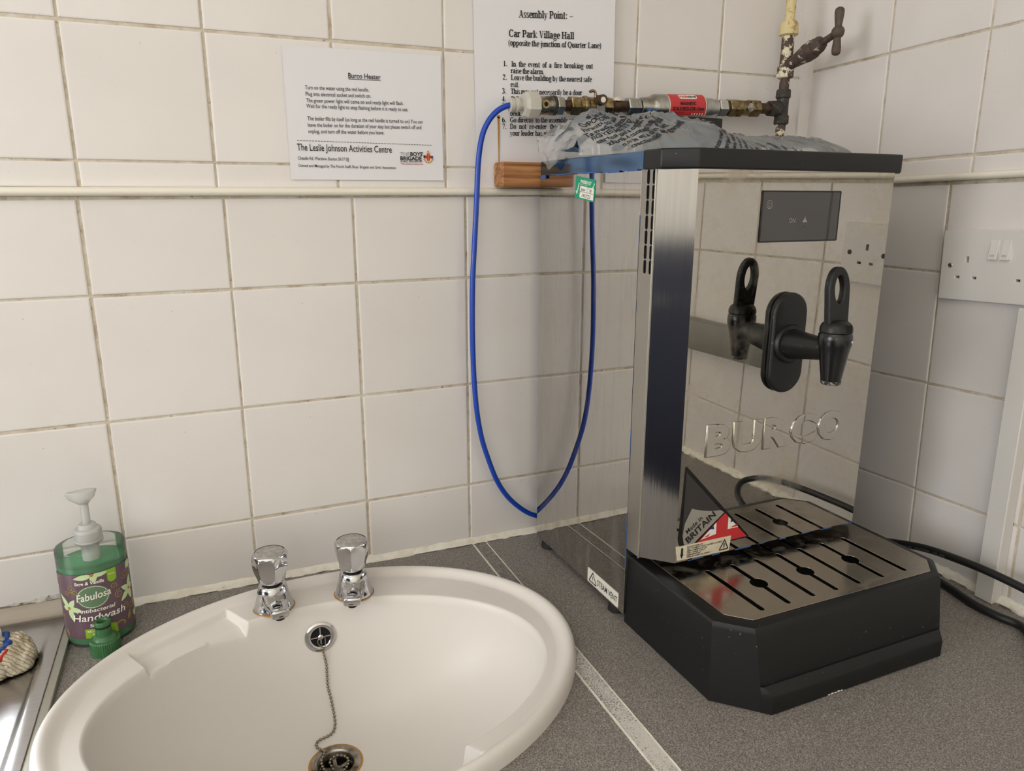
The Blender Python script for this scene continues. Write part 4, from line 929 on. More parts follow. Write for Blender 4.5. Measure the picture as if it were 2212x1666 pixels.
GL = {
 'a': (.50, lambda: _st(.335, .03, .34, '') + _ar(.21, .335, .125, .115, 0, 165) + _ar(.20, .135, .13, .115, 60, 330) + _h(.2, .33, .255) + _ar(.40, .05, .06, .05, 180, 330, 6, .6)),
 'b': (.55, lambda: _st(.11, 0, AS, 'l') + _ar(.27, XH / 2, .17, XH / 2 - .01, -150, 150)),
 'c': (.44, lambda: _ar(.24, XH / 2, .165, XH / 2 - .01, 50, 320) + _dot(.35, .36, .055)),
 'd': (.55, lambda: _st(.42, 0, AS, 'l') + _ar(.26, XH / 2, .17, XH / 2 - .01, 30, 330) + _sf(.46, 0, .06)),
 'e': (.44, lambda: _ar(.235, XH / 2, .165, XH / 2 - .01, 0, 310) + _h(.1, .40, .25)),
 'f': (.33, lambda: _st(.14, 0, .56, 'b') + _ar(.25, .54, .11, .12, 60, 180, 8) + _h(.03, .30, XH - .02) + _dot(.31, .62, .05)),
 'g': (.50, lambda: _ar(.23, .30, .135, .15, 0, 360, 18) + _ar(.24, -.08, .17, .115, 0, 360, 18, .75) + _h(.33, .48, .42) + _d(.17, .02, .17, .16, .06)),
 'h': (.56, lambda: _st(.11, 0, AS, 'bl') + _st(.41, 0, .30, 'b') + _ar(.27, .29, .14, .155, 0, 170, 10)),
 'i': (.28, lambda: _st(.14, 0, XH, 'bl') + _dot(.14, .61)),
 'j': (.28, lambda: _st(.15, -.10, XH, 'l') + _ar(.06, -.10, .09, .10, 270, 360, 6) + _dot(.15, .61)),
 'k': (.55, lambda: _st(.11, 0, AS, 'bl') + _d(.20, .22, .40, .44, .05) + _d(.43, .02, .24, .27, .12) + _sf(.42, .46, .09, -1) + _sf(.46, 0, .09)),
 'l': (.28, lambda: _st(.14, 0, AS, 'bl')),
 'm': (.83, lambda: _st(.11, 0, XH, 'bl') + _st(.40, 0, .30, 'b') + _st(.69, 0, .30, 'b') + _ar(.26, .29, .14, .155, 0, 170, 10) + _ar(.55, .29, .14, .155, 0, 170, 10)),
 'n': (.56, lambda: _st(.11, 0, XH, 'bl') + _st(.41, 0, .30, 'b') + _ar(.27, .29, .14, .155, 0, 170, 10)),
 'o': (.50, lambda: _ar(.25, XH / 2, .17, XH / 2 - .01, 0, 360, 22)),
 'p': (.55, lambda: _st(.11, DS, XH, 'bl') + _ar(.27, XH / 2, .17, XH / 2 - .01, -150, 150)),
 'q': (.55, lambda: _st(.42, DS, XH, 'b') + _ar(.26, XH / 2, .17, XH / 2 - .01, 30, 330)),
 'r': (.44, lambda: _st(.11, 0, XH, 'bl') + _ar(.28, .29, .15, .14, 70, 170, 7) + _dot(.35, .40, .062)),
 's': (.39, lambda: _ar(.20, .345, .115, .105, 40, 250, 10, .8) + _ar(.19, .115, .125, .105, -140, 90, 10, .8) + _h(.31, .34, .38, .1) + _h(.05, .08, .09, .1)),
 't': (.33, lambda: _st(.14, .06, .60, '') + _ar(.23, .08, .09, .08, 180, 310, 7) + _h(.03, .29, XH - .02)),
 'u': (.56, lambda: _st(.13, .14, XH, 'l') + _st(.43, 0, XH, 'l') + _ar(.28, .16, .15, .16, 180, 345, 10) + _sf(.47, 0, .06)),
 'v': (.50, lambda: _d(.25, 0, .10, XH, .12) + _d(.25, 0, .40, XH, .045) + _sf(.10, XH, .1, -1) + _sf(.40, XH, .08, -1)),
 'w': (.72, lambda: _d(.22, 0, .10, XH, .11) + _d(.22, 0, .36, XH, .045) + _d(.50, 0, .36, XH, .11) + _d(.50, 0, .63, XH, .045) + _sf(.10, XH, .09, -1) + _sf(.35, XH, .09, -1) + _sf(.63, XH, .07, -1)),
 'x': (.50, lambda: _d(.40, 0, .10, XH, .12) + _d(.10, 0, .40, XH, .045) + _sf(.10, XH, .09, -1) + _sf(.40, XH, .08, -1) + _sf(.10, 0, .08) + _sf(.40, 0, .09)),
 'y': (.50, lambda: _d(.26, 0, .10, XH, .12) + _d(.17, DS + .04, .41, XH, .045) + _sf(.10, XH, .1, -1) + _sf(.41, XH, .08, -1) + _dot(.10, DS + .06, .06)),
 'A': (.70, lambda: _d(.14, 0, .34, CP, .05) + _d(.56, 0, .35, CP, .14) + _h(.2, .5, .22) + _sf(.12, 0, .10) + _sf(.57, 0, .12)),
 'C': (.70, lambda: _ar(.36, CP / 2, .27, CP / 2 - .01, 45, 315, 20) + _st(.58, .44, CP, '', .05)),
 'P': (.62, lambda: _st(.15, 0, CP, 'bt') + _ar(.32, .475, .19, .165, -90, 90, 14) + _h(.15, .33, CP - .022) + _h(.15, .33, .31)),
 'V': (.70, lambda: _d(.36, 0, .15, CP, .14) + _d(.36, 0, .56, CP, .05) + _sf(.15, CP, .12, -1) + _sf(.56, CP, .10, -1)),
 'H': (.76, lambda: _st(.16, 0, CP, 'bt') + _st(.59, 0, CP, 'bt') + _h(.16, .59, .34)),
 'Q': (.74, lambda: _ar(.37, CP / 2, .28, CP / 2 - .01, 0, 360, 24) + _d(.62, -.17, .36, .02, .12)),
 'L': (.64, lambda: _st(.16, 0, CP, 'bt') + _h(.1, .55, .022) + _st(.56, 0, .20, '', .05)),
 'I': (.38, lambda: _st(.19, 0, CP, 'bt')), 
 'T': (.66, lambda: _st(.33, 0, CP, 'b') + _h(.06, .60, CP - .022) + _st(.07, .48, CP, '', .05) + _st(.59, .48, CP, '', .05)),
 'D': (.70, lambda: _st(.16, 0, CP, 'bt') + _ar(.30, CP / 2, .29, CP / 2 - .022, -90, 90, 16) + _h(.1, .31, CP - .022) + _h(.1, .31, .022)),
 'G': (.76, lambda: _ar(.37, CP / 2, .28, CP / 2 - .01, 45, 315, 20) + _st(.60, .03, .30, 't') + _st(.59, .46, CP, '', .05)),
 'N': (.72, lambda: _st(.14, 0, CP, 'b', .05) + _st(.58, 0, CP, 't', .05) + _d(.57, 0, .14, CP, .14) + _sf(.1, CP, .08, -1)),
 'O': (.74, lambda: _ar(.37, CP / 2, .28, CP / 2 - .01, 0, 360, 24)),
 'B': (.66, lambda: _st(.16, 0, CP, 'bt') + _ar(.32, .49, .16, .15, -90, 90, 12) + _ar(.33, .18, .20, .16, -90, 90, 12) + _h(.1, .33, CP - .022) + _h(.1, .33, .34) + _h(.1, .33, .022)),
 '1': (.50, lambda: _st(.25, 0, .66, 'b') + _d(.13, .52, .25, .64, .06)),
 '2': (.50, lambda: _ar(.24, .48, .15, .17, -20, 170, 12) + _d(.08, .03, .37, .42, .09) + _h(.06, .44, .05, .09)),
 '3': (.50, lambda: _ar(.22, .50, .14, .15, -80, 150, 12) + _ar(.22, .19, .17, .18, -150, 85, 14)),
 '4': (.50, lambda: _st(.31, 0, .66, '') + _h(.04, .46, .18, .08) + _d(.06, .20, .31, .64, .05)),
 '5': (.50, lambda: _h(.12, .42, .62, .08) + _st(.13, .34, .62, '', .05) + _ar(.22, .20, .18, .20, -150, 110, 14)),
 '6': (.50, lambda: _ar(.25, .20, .15, .19, 0, 360, 18) + _ar(.40, .24, .31, .42, 115, 175, 8)),
 '7': (.50, lambda: _h(.05, .45, .62, .09) + _d(.20, 0, .42, .60, .09)),
 '.': (.25, lambda: _dot(.12, .055)), ',': (.25, lambda: _dot(.12, .055) + _d(.08, -.12, .14, .04, .05)), ':': (.33, lambda: _dot(.16, .055) + _dot(.16, .38)),
 '-': (.33, lambda: _h(.04, .29, .21, .09)), '\u2013': (.50, lambda: _h(0, .5, .21, .045)),
 '(': (.33, lambda: _ar(.40, .25, .30, .44, 115, 245, 14, .8)), ')': (.33, lambda: _ar(-.07, .25, .30, .44, -65, 65, 14, .8)),
}
def serif(s, size, x, y, x1=None, justify=False):
    """line of serif lettering; x1 = where the line ends"""
    nat = sum(.25 if c == ' ' else GL[c][0] for c in s) * size; gap = .25 * size; k = 1.0
    if x1 is not None:
        if justify:
            k = .76; lt_ = sum(GL[c][0] for c in s if c != ' ') * size * k; gap = (x1 - x - lt_) / max(1, s.count(' ')) / k
        else: k = (x1 - x) / nat
    gs = []; cx = x
    for c in s:
        if c == ' ': cx += gap * k; continue
        adv, fn = GL[c]
        for g in fn(): gs.append(([V((v[0] * size * k + cx, v[1] * size + y, 0)) for v in g[0]], g[1]))
        cx += adv * size * k
    return join(*gs)

# ------------------------------------------------------------------ notices taped to the tiles
def sheet(wd, ht, n, lift):
    vs = []; fs = []
    for i in range(n + 1):
        for k in range(n + 1):
            u, v = i / n, k / n; vs.append((u * wd, v * ht, lift(u, v)))
    m = n + 1
    for i in range(n):
        for k in range(n): fs.append((i * m + k, (i + 1) * m + k, (i + 1) * m + k + 1, i * m + k + 1))
    return vs, fs
def notice(name, label, x, z, rot, wd, ht, lift):
    o = tag(mesh(name, xf(sheet(wd, ht, 60, lift), onback(0, 0, 0)), M['paper'], None, 180), label, 'notice')
    o.location = (x, -.0010, z); o.rotation_euler = (0, -rot, 0); return o
def print_on(par, lift, wd, ht, g, mat, d=.0006, name='printing'):
    vs = [V((v[0], v[1], lift(v[0] / wd, v[1] / ht) + d + .0002)) for v in g[0]]
    return mesh(name, (xf((vs, g[1]), onback(0, 0, 0))) + (1,), M[mat], par, None)
PW, PH = .2100, .2970
pl_ = lambda u, v: .0009 + .010 * max(0, u - .35) ** 1.5
PX, PZ, PRt = -.5735, .5315, .012
po = notice('fire_notice', 'white fire assembly point notice behind the pipework above the boiler', PX, PZ, PRt, PW, PH, pl_)
def uv(x, z):      # wall position to sheet position
    dx, dz = x - PX, z - PZ; return dx * math.cos(PRt) + dz * math.sin(PRt), -dx * math.sin(PRt) + dz * math.cos(PRt)
LN = [('Assembly Point: \u2013', .0138, -.512, .7541, -.4313, .7586, 0), ('Car Park Village Hall', .0134, -.5261, .7293, -.4289, .7331, 0), ('(opposite the junction of Quarter Lane)', .0108, -.527, .7184, -.3868, .724, 0),
      ('1.', .0102, -.5345, .6919, -.5280, .6921, 0), ('In the event of a fire breaking out', .0102, -.5226, .6922, -.3989, .6967, 1), ('raise the alarm.', .0102, -.5229, .6837, -.4732, .6853, 0),
      ('2.', .0102, -.5353, .6747, -.5288, .6749, 0), ('Leave the building by the nearest safe', .0102, -.5229, .6751, -.4003, .6791, 1), ('exit.', .0102, -.5235, .6663, -.5104, .6665, 0),
      ('3.', .0102, -.5362, .6571, -.5297, .6573, 0), ('This may not necessarily be a door', .0102, -.5235, .6574, -.4145, .6608, 0),
      ('4.', .0102, -.5363, .6469, -.5298, .6471, 0), ('DO NOT RUN', .0102, -.5229, .6473, -.4729, .6490, 0) if False else ('DO NOT', .0102, -.5229, .6473, -.4889, .6484, 0),
      ('5.', .0102, -.5363, .6385, -.5298, .6387, 0), ('Do not collect', .0102, -.5235, .6388, -.4780, .6404, 0), ('belongings.', .0102, -.5242, .6290, -.4880, .6300, 0),
      ('6.', .0102, -.5363, .6198, -.5298, .6200, 0), ('Go directly to the assembly point.', .0102, -.5244, .6203, -.4150, .6241, 0),
      ('7.', .0102, -.5360, .6113, -.5295, .6115, 0), ('Do not re-enter the building until', .0102, -.5244, .6117, -.4010, .6155, 1), ('your leader has given', .0102, -.5244, .6030, -.4560, .6047, 0)]
gs = []
for s, size, x0, z0, x1, z1, ju in LN:
    u0, v0 = uv(x0, z0); u1, v1 = uv(x1, z1); sl_ = (v1 - v0) / (u1 - u0)
    g = serif(s, size, u0, 0, u1, bool(ju)); gs.append(([V((v[0], v[1] + v0 + (v[0] - u0) * sl_, 0)) for v in g[0]], g[1]))
print_on(po, pl_, PW, PH, join(*gs), 'ink', name='lettering')
u0, v0 = uv(-.5415, .6269)
print_on(po, pl_, PW, PH, join(ring(u0, v0, .0, .0024, 0, 360, 10), flat([(u0 - .0014, v0), (u0 - .0006, v0 - .063), (u0 + .0006, v0 - .063), (u0 + .0018, v0)])), 'stain', name='rust_run')
SW, SH = .2000, .1570
sl2 = lambda u, v: .0009 + .0015 * max(0, abs(u - .5) - .35) * 4 * max(0, abs(v - .5) - .3) * 4
no = notice('heater_notice', 'small white heater instruction notice on the tiles above the taps', -.8218, .5410, .004, SW, SH, sl2)
def T(s, size, x0, z0, x1, z1, bold=.004, sx=None):
    u0, v0 = x0 + .8218, z0 - .5410; L = x1 - x0; k = (z1 - z0) / L
    g = text(s, size, u0, 0, bold=bold, fit=L); return [V((v[0], v[1] + v0 + (v[0] - u0) * k, 0)) for v in g[0]], g[1]
rows_ = [T('Burco Heater', .0088, -.7435, .6644, -.7025, .6648, .010), T('Turn on the water using the red handle.', .0066, -.7975, .6486, -.7183, .6495), T('Plug into electrical socket and switch on.', .0066, -.7972, .6411, -.7162, .6422),
         T('The green power light will come on and ready light will flash.', .0066, -.7971, .6336, -.6739, .6351), T('Wait for the ready light to stop flashing before it is ready to use.', .0066, -.7972, .6270, -.6681, .6279),
         T('The boiler fills by itself (as long as the red handle is turned to on) You can', .0066, -.7970, .6124, -.6491, .6134), T('leave the boiler on for the duration of your stay but please switch off and', .0066, -.7969, .6048, -.6509, .6062), T('unplug, and turn off the water before you leave.', .0066, -.7968, .5972, -.7009, .5983),
         T('The Leslie Johnson Activities Centre', .0118, -.8120, .5762, -.6918, .5757, .006), T('Cheadle Rd, Warslow, Buxton SK17 0JJ', .0055, -.8118, .5652, -.7487, .5647), T('Owned and Managed by The North Staffs Boys\u2019 Brigade and Girls\u2019 Association', .0050, -.8118, .5564, -.6873, .5551),
         T('BOYS\u2019', .0066, -.6670, .5723, -.6492, .5725, .03), T('BRIGADE', .0070, -.6807, .5666, -.6515, .5667, .03), T('& GIRLS\u2019 ASSOCIATION', .0028, -.6805, .5640, -.6512, .5642, .02)]
dash = [bar(.0104 + i * .00365, .0471 - i * .000038, .0104 + i * .00365 + .0024, .0471 - i * .000038, .0006) for i in range(48)]
print_on(no, sl2, SW, SH, join(*(rows_ + dash + [bar(.0783, .1222, .1193, .1226, .0006)])), 'ink', name='lettering')
print_on(no, sl2, SW, SH, T('THE', .0066, -.6808, .5721, -.6680, .5722, .0), 'greyink', name='lettering')
print_on(no, sl2, SW, SH, T('> the adventure begins here', .0026, -.6806, .5612, -.6496, .5612, .02), 'redink', name='lettering')
ax, ay = .1794, .0295
print_on(no, sl2, SW, SH, join(bar(ax, ay - .004, ax, ay + .005, .0040), bar(ax - .0042, ay + .0008, ax + .0042, ay + .0008, .0034)), 'redink', .0004, name='emblem')
print_on(no, sl2, SW, SH, join(bar(ax + .0040, ay + .0005, ax + .0066, ay + .0005, .0036)), 'blueink', .0004, name='emblem')
print_on(no, sl2, SW, SH, join(bar(ax - .0066, ay + .0012, ax - .0042, ay + .0012, .0032)), 'ink', .0004, name='emblem')
print_on(no, sl2, SW, SH, join(ring(ax, ay + .0076, .0006, .0014), bar(ax, ay - .0068, ax, ay + .0065, .0011), bar(ax - .0028, ay + .0050, ax + .0028, ay + .0050, .0010), ring(ax, ay - .0012, .0048, .0060, 200, 340, 14), bar(ax - .0066, ay - .0030, ax - .0044, ay - .0010, .0014), bar(ax + .0066, ay - .0030, ax + .0044, ay - .0010, .0014)), 'goldink', .0006, name='emblem')
# ------------------------------------------------------------------ pipework on the wall
def PXZ(x, y=-.035): return V((x, y, .6390 + (x + .535) * .0335))
def run(x0, x1, r0, r1=None, seg=24): return cyl(PXZ(x0), PXZ(x1), r0, r1, seg)
def nut(x0, x1, r): return hexnut(PXZ(x0), PXZ(x1), r, 6)
PO = V((-.30, -.035, .645))
pp = thing('water_pipe', 'old copper and brass water pipe with valves running along the tiles above the boiler', 'pipe', PO)
def pm_(name, g, mat, sm=35, par=None): return mesh(name, off(g, PO), M[mat], par or pp, sm)
axd = (PXZ(0) - PXZ(-.5)).normalized()
gc = pm_('hose_connector', join(lathe([(.0070, 0), (.0092, .0005), (.0092, .0050), (.0084, .0055), (.0084, .0085), (.0095, .0090), (.0095, .0125), (.0070, .0130), (.0070, .0170), (.0080, .0200)], 28, PXZ(-.5385), axd)), 'greyp', 40)
tag(gc, 'grey plastic hose connector')
pm_('connector_nut', lathe([(.0080, 0), (.0150, .0010), (.0178, .0055), (.0182, .0080), (.0182, .0200), (.0172, .0215), (.0120, .0216)], 8, PXZ(-.5200), axd, ref=(0, .38, .92)), 'greyp', 20)
iv = pm_('isolating_valve', join(run(-.4985, -.4790, .0122), run(-.4790, -.4715, .0128, .0118)), 'nickel')
pm_('valve_screw', join(cyl(PXZ(-.4915, -.040), PXZ(-.4915, -.0495), .0062, .0058, 8), cyl(PXZ(-.4915, -.0494), PXZ(-.4915, -.0500), .0040)), 'brass', 30, iv)
pm_('valve_slot', cyl(PXZ(-.4915, -.0499), PXZ(-.4915, -.0502), .0030), 'hole', 30, iv)
pm_('compression_nut', join(run(-.4765, -.4715, .0128)), 'tarn'); pm_('compression_nut', nut(-.4714, -.4605, .0128), 'galv', 20)
pm_('copper_tube', run(-.4610, -.4490, .0076), 'cop')
pm_('compression_nut', nut(-.4502, -.4360, .0130), 'brass', 20)
bv = pm_('ball_valve', join(run(-.4362, -.4300, .0112), run(-.4300, -.4000, .0118), lathe([(.0118, 0), (.0132, .002), (.0132, .006), (.0118, .008)], 24, PXZ(-.4300), axd)), 'brass', 40)
pm_('valve_stem', join(cyl(PXZ(-.4090, -.042) + V((0, 0, .006)), PXZ(-.4090, -.0565) + V((0, 0, .006)), .0078, .0072, 10)), 'cop', 30, bv)
pm_('valve_slot', join(ring(0, 0, .0022, .0036)) if False else cyl(PXZ(-.4090, -.0562) + V((0, 0, .006)), PXZ(-.4090, -.0570) + V((0, 0, .006)), .0038), 'rail', 30, bv)
tagp = [(-.006, .004), (.006, .004), (.0075, -.006), (.0085, -.0165), (-.0070, -.0165), (-.0060, -.006)]
pm_('valve_tag', xf(prism(tagp, -.0004, .0004), MX.Translation(PXZ(-.4075, -.0480) + V((0, 0, -.002))) @ MX.Rotation(.25, 4, 'X') @ onback(0, 0, 0)), 'chromedull', 30, bv)
pm_('lever_stub', tube(spline([PXZ(-.4150, -.046) + V((0, 0, .010)), PXZ(-.4160, -.046) + V((0, 0, .0165)), PXZ(-.4200, -.046) + V((0, 0, .0185)), PXZ(-.4245, -.046) + V((0, 0, .0170))], 5), .0020, 8), 'brass', 60, bv)
pm_('compression_nut', nut(-.4005, -.3860, .0130), 'brass', 20)
pm_('copper_tube', run(-.3870, -.3580, .0078), 'cop')
def blob(x, dy, dz, r, sq): 
    g = heap(0, 0, r, r * .6, r * sq, x * 50, n=16, m=6); return mv(g, PXZ(x, -.035 + dy) + V((0, 0, dz)))
pm_('plaster_lump', blob(-.3755, -.002, .0065, .0075, .7), 'seal', 60); pm_('plaster_lump', mv(heap(0, 0, .0085, .005, .006, 4.4, n=16, m=6), PXZ(-.3740, -.028) + V((0, 0, -.0120))), 'seal', 60)
pm_('compression_nut', nut(-.3600, -.3400, .0125), 'galv', 20)
sr = pm_('scale_reducer', lathe([(.0100, 0), (.0118, .0010), (.0128, .0040), (.0128, .0120), (.0140, .0145), (.0140, .0170), (.0150, .0190), (.0172, .0225), (.0174, .0260), (.0174, .1020), (.0170, .1040), (.0152, .1065), (.0138, .1080), (.0136, .1100), (.0134, .1180), (.0132, .1230), (.0118, .1245), (.0116, .1330), (.0100, .1335)], 48, PXZ(-.3385), axd), 'galv', 40)
tag(sr, 'zinc plated scale reducer with a red label')
Ux, Uy = frame_to(axd)
RFR = V((0, -1, 0)); RFR = (RFR - axd * RFR.dot(axd)).normalized(); RUP = RFR.cross(axd); RUP = RUP if RUP.z > 0 else -RUP
def wrapC(g, o, R0=.0174, x0=-.2985):
    vs = []
    for v in g[0]:
        a = v[1] / R0 + .24; vs.append(PXZ(x0 + v[0]) + (RFR * math.cos(a) + RUP * math.sin(a)) * (R0 + o))
    return vs, g[1]
def densv(g, du=.003):
    h = dens(([(v[1], v[0], v[2]) for v in g[0]], g[1]), du); return [(v[1], v[0], v[2]) for v in h[0]], h[1]
def rlab(name, g, mat, o, par): return mesh(name, off(wrapC(densv(g), o), PO) + (1,), M[mat], par, None)
LW = .0640
rl = rlab('red_label', flat(rrect(0, LW, -.0190, .0190, .002)), 'whitelab', .0003, sr)
rlab('label_field', flat(rrect(.0015, LW - .0015, -.0175, .0175, .0015)), 'redlab', .0006, rl)
rlab('label_pill', flat(stadium(.0210, .0098, .0450, .0098, .0042, 8)), 'cwhite', .0009, rl)
rlab('label_line', flat([(.0040, -.0155), (.0440, -.0155), (.0440, -.0128), (.0040, -.0128)]), 'whitelab', .0008, rl) if False else None
rlab('label_lettering', join(text('MAGNETIC', .0062, .0180, -.0030, bold=.03, fit=.0270), text('SCALE REDUCER-15mm', .0062, .0050, -.0098, bold=.025, fit=.0540), text('save', .0072, .0335, .0078, bold=.02, shear=.2, fit=.0140), text('Made No. 167738', .0026, .0050, -.0135)), 'ink', .0012, rl)
rlab('label_lettering', text('trade', .0072, .0175, .0078, bold=.02, shear=.2, fit=.0160), 'redlab', .0012, rl)
rlab('label_dots', join(*[flat(arc(.0400 + i * .0045, -.0150, .0012, .0016, 0, 360, 10)[:-1]) for i in range(5)]), 'whitelab', .0009, rl)
pm_('blue_paint_drip', join(*[mv(heap(0, 0, .0045, .004, .003, 3.0 + i, n=14, m=5), PXZ(x, -.0475) + V((0, 0, -.0070))) for i, x in enumerate((-.3290, -.3195))]), 'bluerag', 60, sr)
pm_('compression_nut', nut(-.2040, -.1890, .0128), 'galv', 20); pm_('copper_tube', run(-.1900, -.1840, .0100), 'tarn')
pm_('compression_nut', nut(-.1850, -.1610, .0132), 'brass', 20)
sv2 = pm_('isolating_valve', run(-.1620, -.1450, .0110), 'brass')
pm_('valve_screw', join(cyl(PXZ(-.1510, -.040), PXZ(-.1510, -.0485), .0066, .0060, 12), cyl(PXZ(-.1510, -.0484), PXZ(-.1510, -.0490), .0034)), 'nickel', 30, sv2)
pm_('compression_nut', nut(-.1460, -.1280, .0132), 'brass', 20)
pm_('copper_tube', run(-.1290, -.1050, .0078), 'cop')
tee = pm_('pipe_tee', join(run(-.1060, -.0900, .0110, .0118), run(-.0905, -.0800, .0092)), 'tarn')
VX, VY = -.0800, -.0350
def vc(z0, z1, r0, r1=None, seg=24): return cyl((VX, VY, z0), (VX, VY, z1), r0, r1, seg)
pm_('tee_body', join(vc(.6420, .6720, .0090)), 'tarn', 35, tee)
for z0, z1 in ((.6690, .6820), (.6310, .6450)): pm_('tee_collar', join(lathe([(.0100, 0), (.0112, .0015), (.0108, z1 - z0 - .002), (.0098, z1 - z0)], 24, (VX, VY, z0))), 'tarn', 35, tee)
pm_('riser_pipe', vc(.02, .632, .0074), 'peel')
pm_('riser_pipe', vc(.681, .701, .0074), 'peeld')
pm_('riser_pipe', vc(.778, 1.30, .0074), 'cream')
# stopcock
sc_ = pm_('stopcock', join(lathe([(.0095, 0), (.0098, .004), (.0092, .020), (.0092, .046)], 28, (VX, VY, .7120))), 'peel', 45)
pm_('stopcock_nut', lathe([(.0112, 0), (.0128, .0015), (.0128, .0150), (.0110, .0170)], 8, (VX, VY, .6985), ref=(1, .3, 0)), 'peel', 25, sc_)
pm_('stopcock_collar', lathe([(.0110, 0), (.0142, .0020), (.0136, .0075), (.0132, .0170), (.0110, .0205), (.0080, .0210)], 28, (VX, VY, .7580)), 'cream', 40, sc_)
b0 = V((VX, VY - .002, .7145)); bd = V((.100, -.840, .330)).normalized()
pm_('bonnet', lathe([(.0078, 0), (.0088, .014), (.0108, .026), (.0124, .034), (.0136, .038), (.0136, .050), (.0122, .053)], 24, b0, bd), 'peeld', 40, sc_)
pm_('gland_nut', lathe([(.0122, 0), (.0128, .0015), (.0112, .0120), (.0098, .0150), (.0080, .0155)], 6, b0 + bd * .0520, bd), 'peeld', 20, sc_)
pm_('valve_spindle', cyl(b0 + bd * .066, b0 + bd * .092, .0052, .0048), 'peeld', 35, sc_)
hb = b0 + bd * .0930
hu = V((.02, .03, 1)).normalized()
pm_('tee_handle', join(lathe([(.0001, -.0088), (.0050, -.0078), (.0082, -.0040), (.0092, 0), (.0082, .0040), (.0050, .0078), (.0001, .0088)], 20, hb, bd),
                       lathe([(.0044, .005), (.0050, .010), (.0064, .022), (.0067, .027), (.0058, .0310), (.0030, .0330), (.0001, .0335)], 18, hb, hu),
                       lathe([(.0044, .005), (.0050, .010), (.0062, .020), (.0064, .025), (.0055, .0290), (.0028, .0308), (.0001, .0312)], 18, hb, -hu)), 'handle', 50, sc_)

# ------------------------------------------------------------------ blue hose
hp_ = [(-.5300, -.0350, .6391), (-.5420, -.0345, .6375), (-.5560, -.0330, .6300), (-.5680, -.0320, .6165), (-.5765, -.0310, .5970), (-.5815, -.0300, .5650), (-.5838, -.0290, .5200), (-.5870, -.0280, .4650), (-.5905, -.0280, .4120), (-.5920, -.0285, .3600), (-.5921, -.0290, .3144), (-.5905, -.0290, .2650), (-.5870, -.0290, .2200), (-.5800, -.0290, .1780), (-.5690, -.0280, .1420), (-.5560, -.0270, .1080), (-.5395, -.0260, .0800), (-.5170, -.0240, .0555), (-.4930, -.0225, .0385), (-.4650, -.0200, .0300), (-.4300, -.0190, .0280)]
tag(mesh('blue_hose', tube(spline(hp_, 8), .0038, 16), M['hose'], None, 60), 'bright blue water hose looping down the tiles to behind the boiler', 'hose')

# ------------------------------------------------------------------ timber block behind the boiler
wd = tag(mesh('timber_block', bevel(prism([(-.0375, -.0165), (.055, -.0165), (.055, .0165), (-.0455, .0165), (-.0495, .0125), (-.0495, -.0130), (-.0455, -.0165)][::1], -.0165, .0155), .0012, 2) if False else bevel(box(-.0500, .0550, -.0165, .0160, -.0162, .0165), .0020, 1), M['wood'], None, 30), 'sawn timber block wedged between wall and boiler above the hose', 'wood block')
wd.location = (-.4995, -.0205, .5500)

# ------------------------------------------------------------------ black plastic block on the lid
bk = tag(mesh('black_block', bevel(box(-.060, .058, -.012, .012, 0, .0625), .0012, 2), M['black'], None, 30), 'black plastic block standing on the boiler lid behind the crumpled bag', 'block')
bk.location = (-.2920, -.0790, .5670); bk.rotation_euler = (0, .012, .03)

# ------------------------------------------------------------------ crumpled polythene bag on the lid (boiler-local coordinates)
ZB = .5684
bg = thing('plastic_bag', 'crumpled clear polythene bag with black printed warnings lying on the boiler lid', 'bag', (-.4882, -.2874, 0), .0242)
def interp(x, tb):
    if x <= tb[0][0]: return tb[0][1:]
    for a, b in zip(tb, tb[1:]):
        if x <= b[0]:
            t = (x - a[0]) / (b[0] - a[0]); t = t * t * (3 - 2 * t); return tuple(p + (q - p) * t for p, q in zip(a[1:], b[1:]))
    return tb[-1][1:]
RIDGE = [(-.012, .150, .6080), (.0000, .142, .6205), (.0080, .140, .6250), (.0280, .140, .6215), (.0500, .136, .6170), (.0700, .134, .6215), (.0900, .132, .6250), (.1130, .126, .6185), (.1300, .112, .6050), (.1440, .102, .5990), (.1660, .098, .5930), (.1860, .098, .5990), (.2150, .096, .5970), (.2540, .094, .5985), (.2940, .090, .5970), (.3150, .085, .5900), (.3340, .070, .5745)]
FRONT = [(-.012, .120), (.000, .100), (.020, .060), (.045, .022), (.075, -.010), (.110, -.026), (.200, -.030), (.280, -.024), (.334, .040)]
def bag_pt(x, s, lift=0.0):
    yr, zr = interp(x, RIDGE); zr -= .0045 if x < .12 else .0040; yf, = interp(x, FRONT); yb = yr + .055; H = zr - ZB
    def P(x, s):
        if s < .5:
            t = s * 2; bl = math.sin(t * PI / 2)
            y = yf + (yr - yf) * (t ** 1.15) - .006 * math.sin(t * PI); z = ZB + H * bl ** .9
        else:
            t = (s - .5) * 2; y = yr + (yb - yr) * t; z = ZB + H * math.cos(t * PI / 2)
        q = V((x * 26, y * 17 - z * 30, 3.3)); e = min(1, H / .03) * math.sin(min(1, s * 2.2) * PI / 2) * (1 if s < .93 else .2)
        cr = 1 - abs(NZ.noise(q + V((NZ.noise(q * 1.7), NZ.noise(q * 1.3 + V((9, 1, 4))), 0)) * .8)) * 2.0
        n1 = NZ.noise(q * 2.6)
        return V((x + .006 * n1 * e, y + (.006 * NZ.noise(q * 1.9 + V((4, 4, 4))) - .006 * max(0, cr)) * e, z + (.0062 * (max(0, cr) ** 2 - .36) + .0020 * n1 + .0005 * NZ.noise(q * 6)) * e))
    p = P(x, s)
    if lift:
        n = (P(x + .001, s) - p).cross(P(x, s + .004) - p).normalized()
        if n.y > 0 and s < .5 or n.z < 0 and s >= .5: n = -n
        p = p + n * lift
    return p
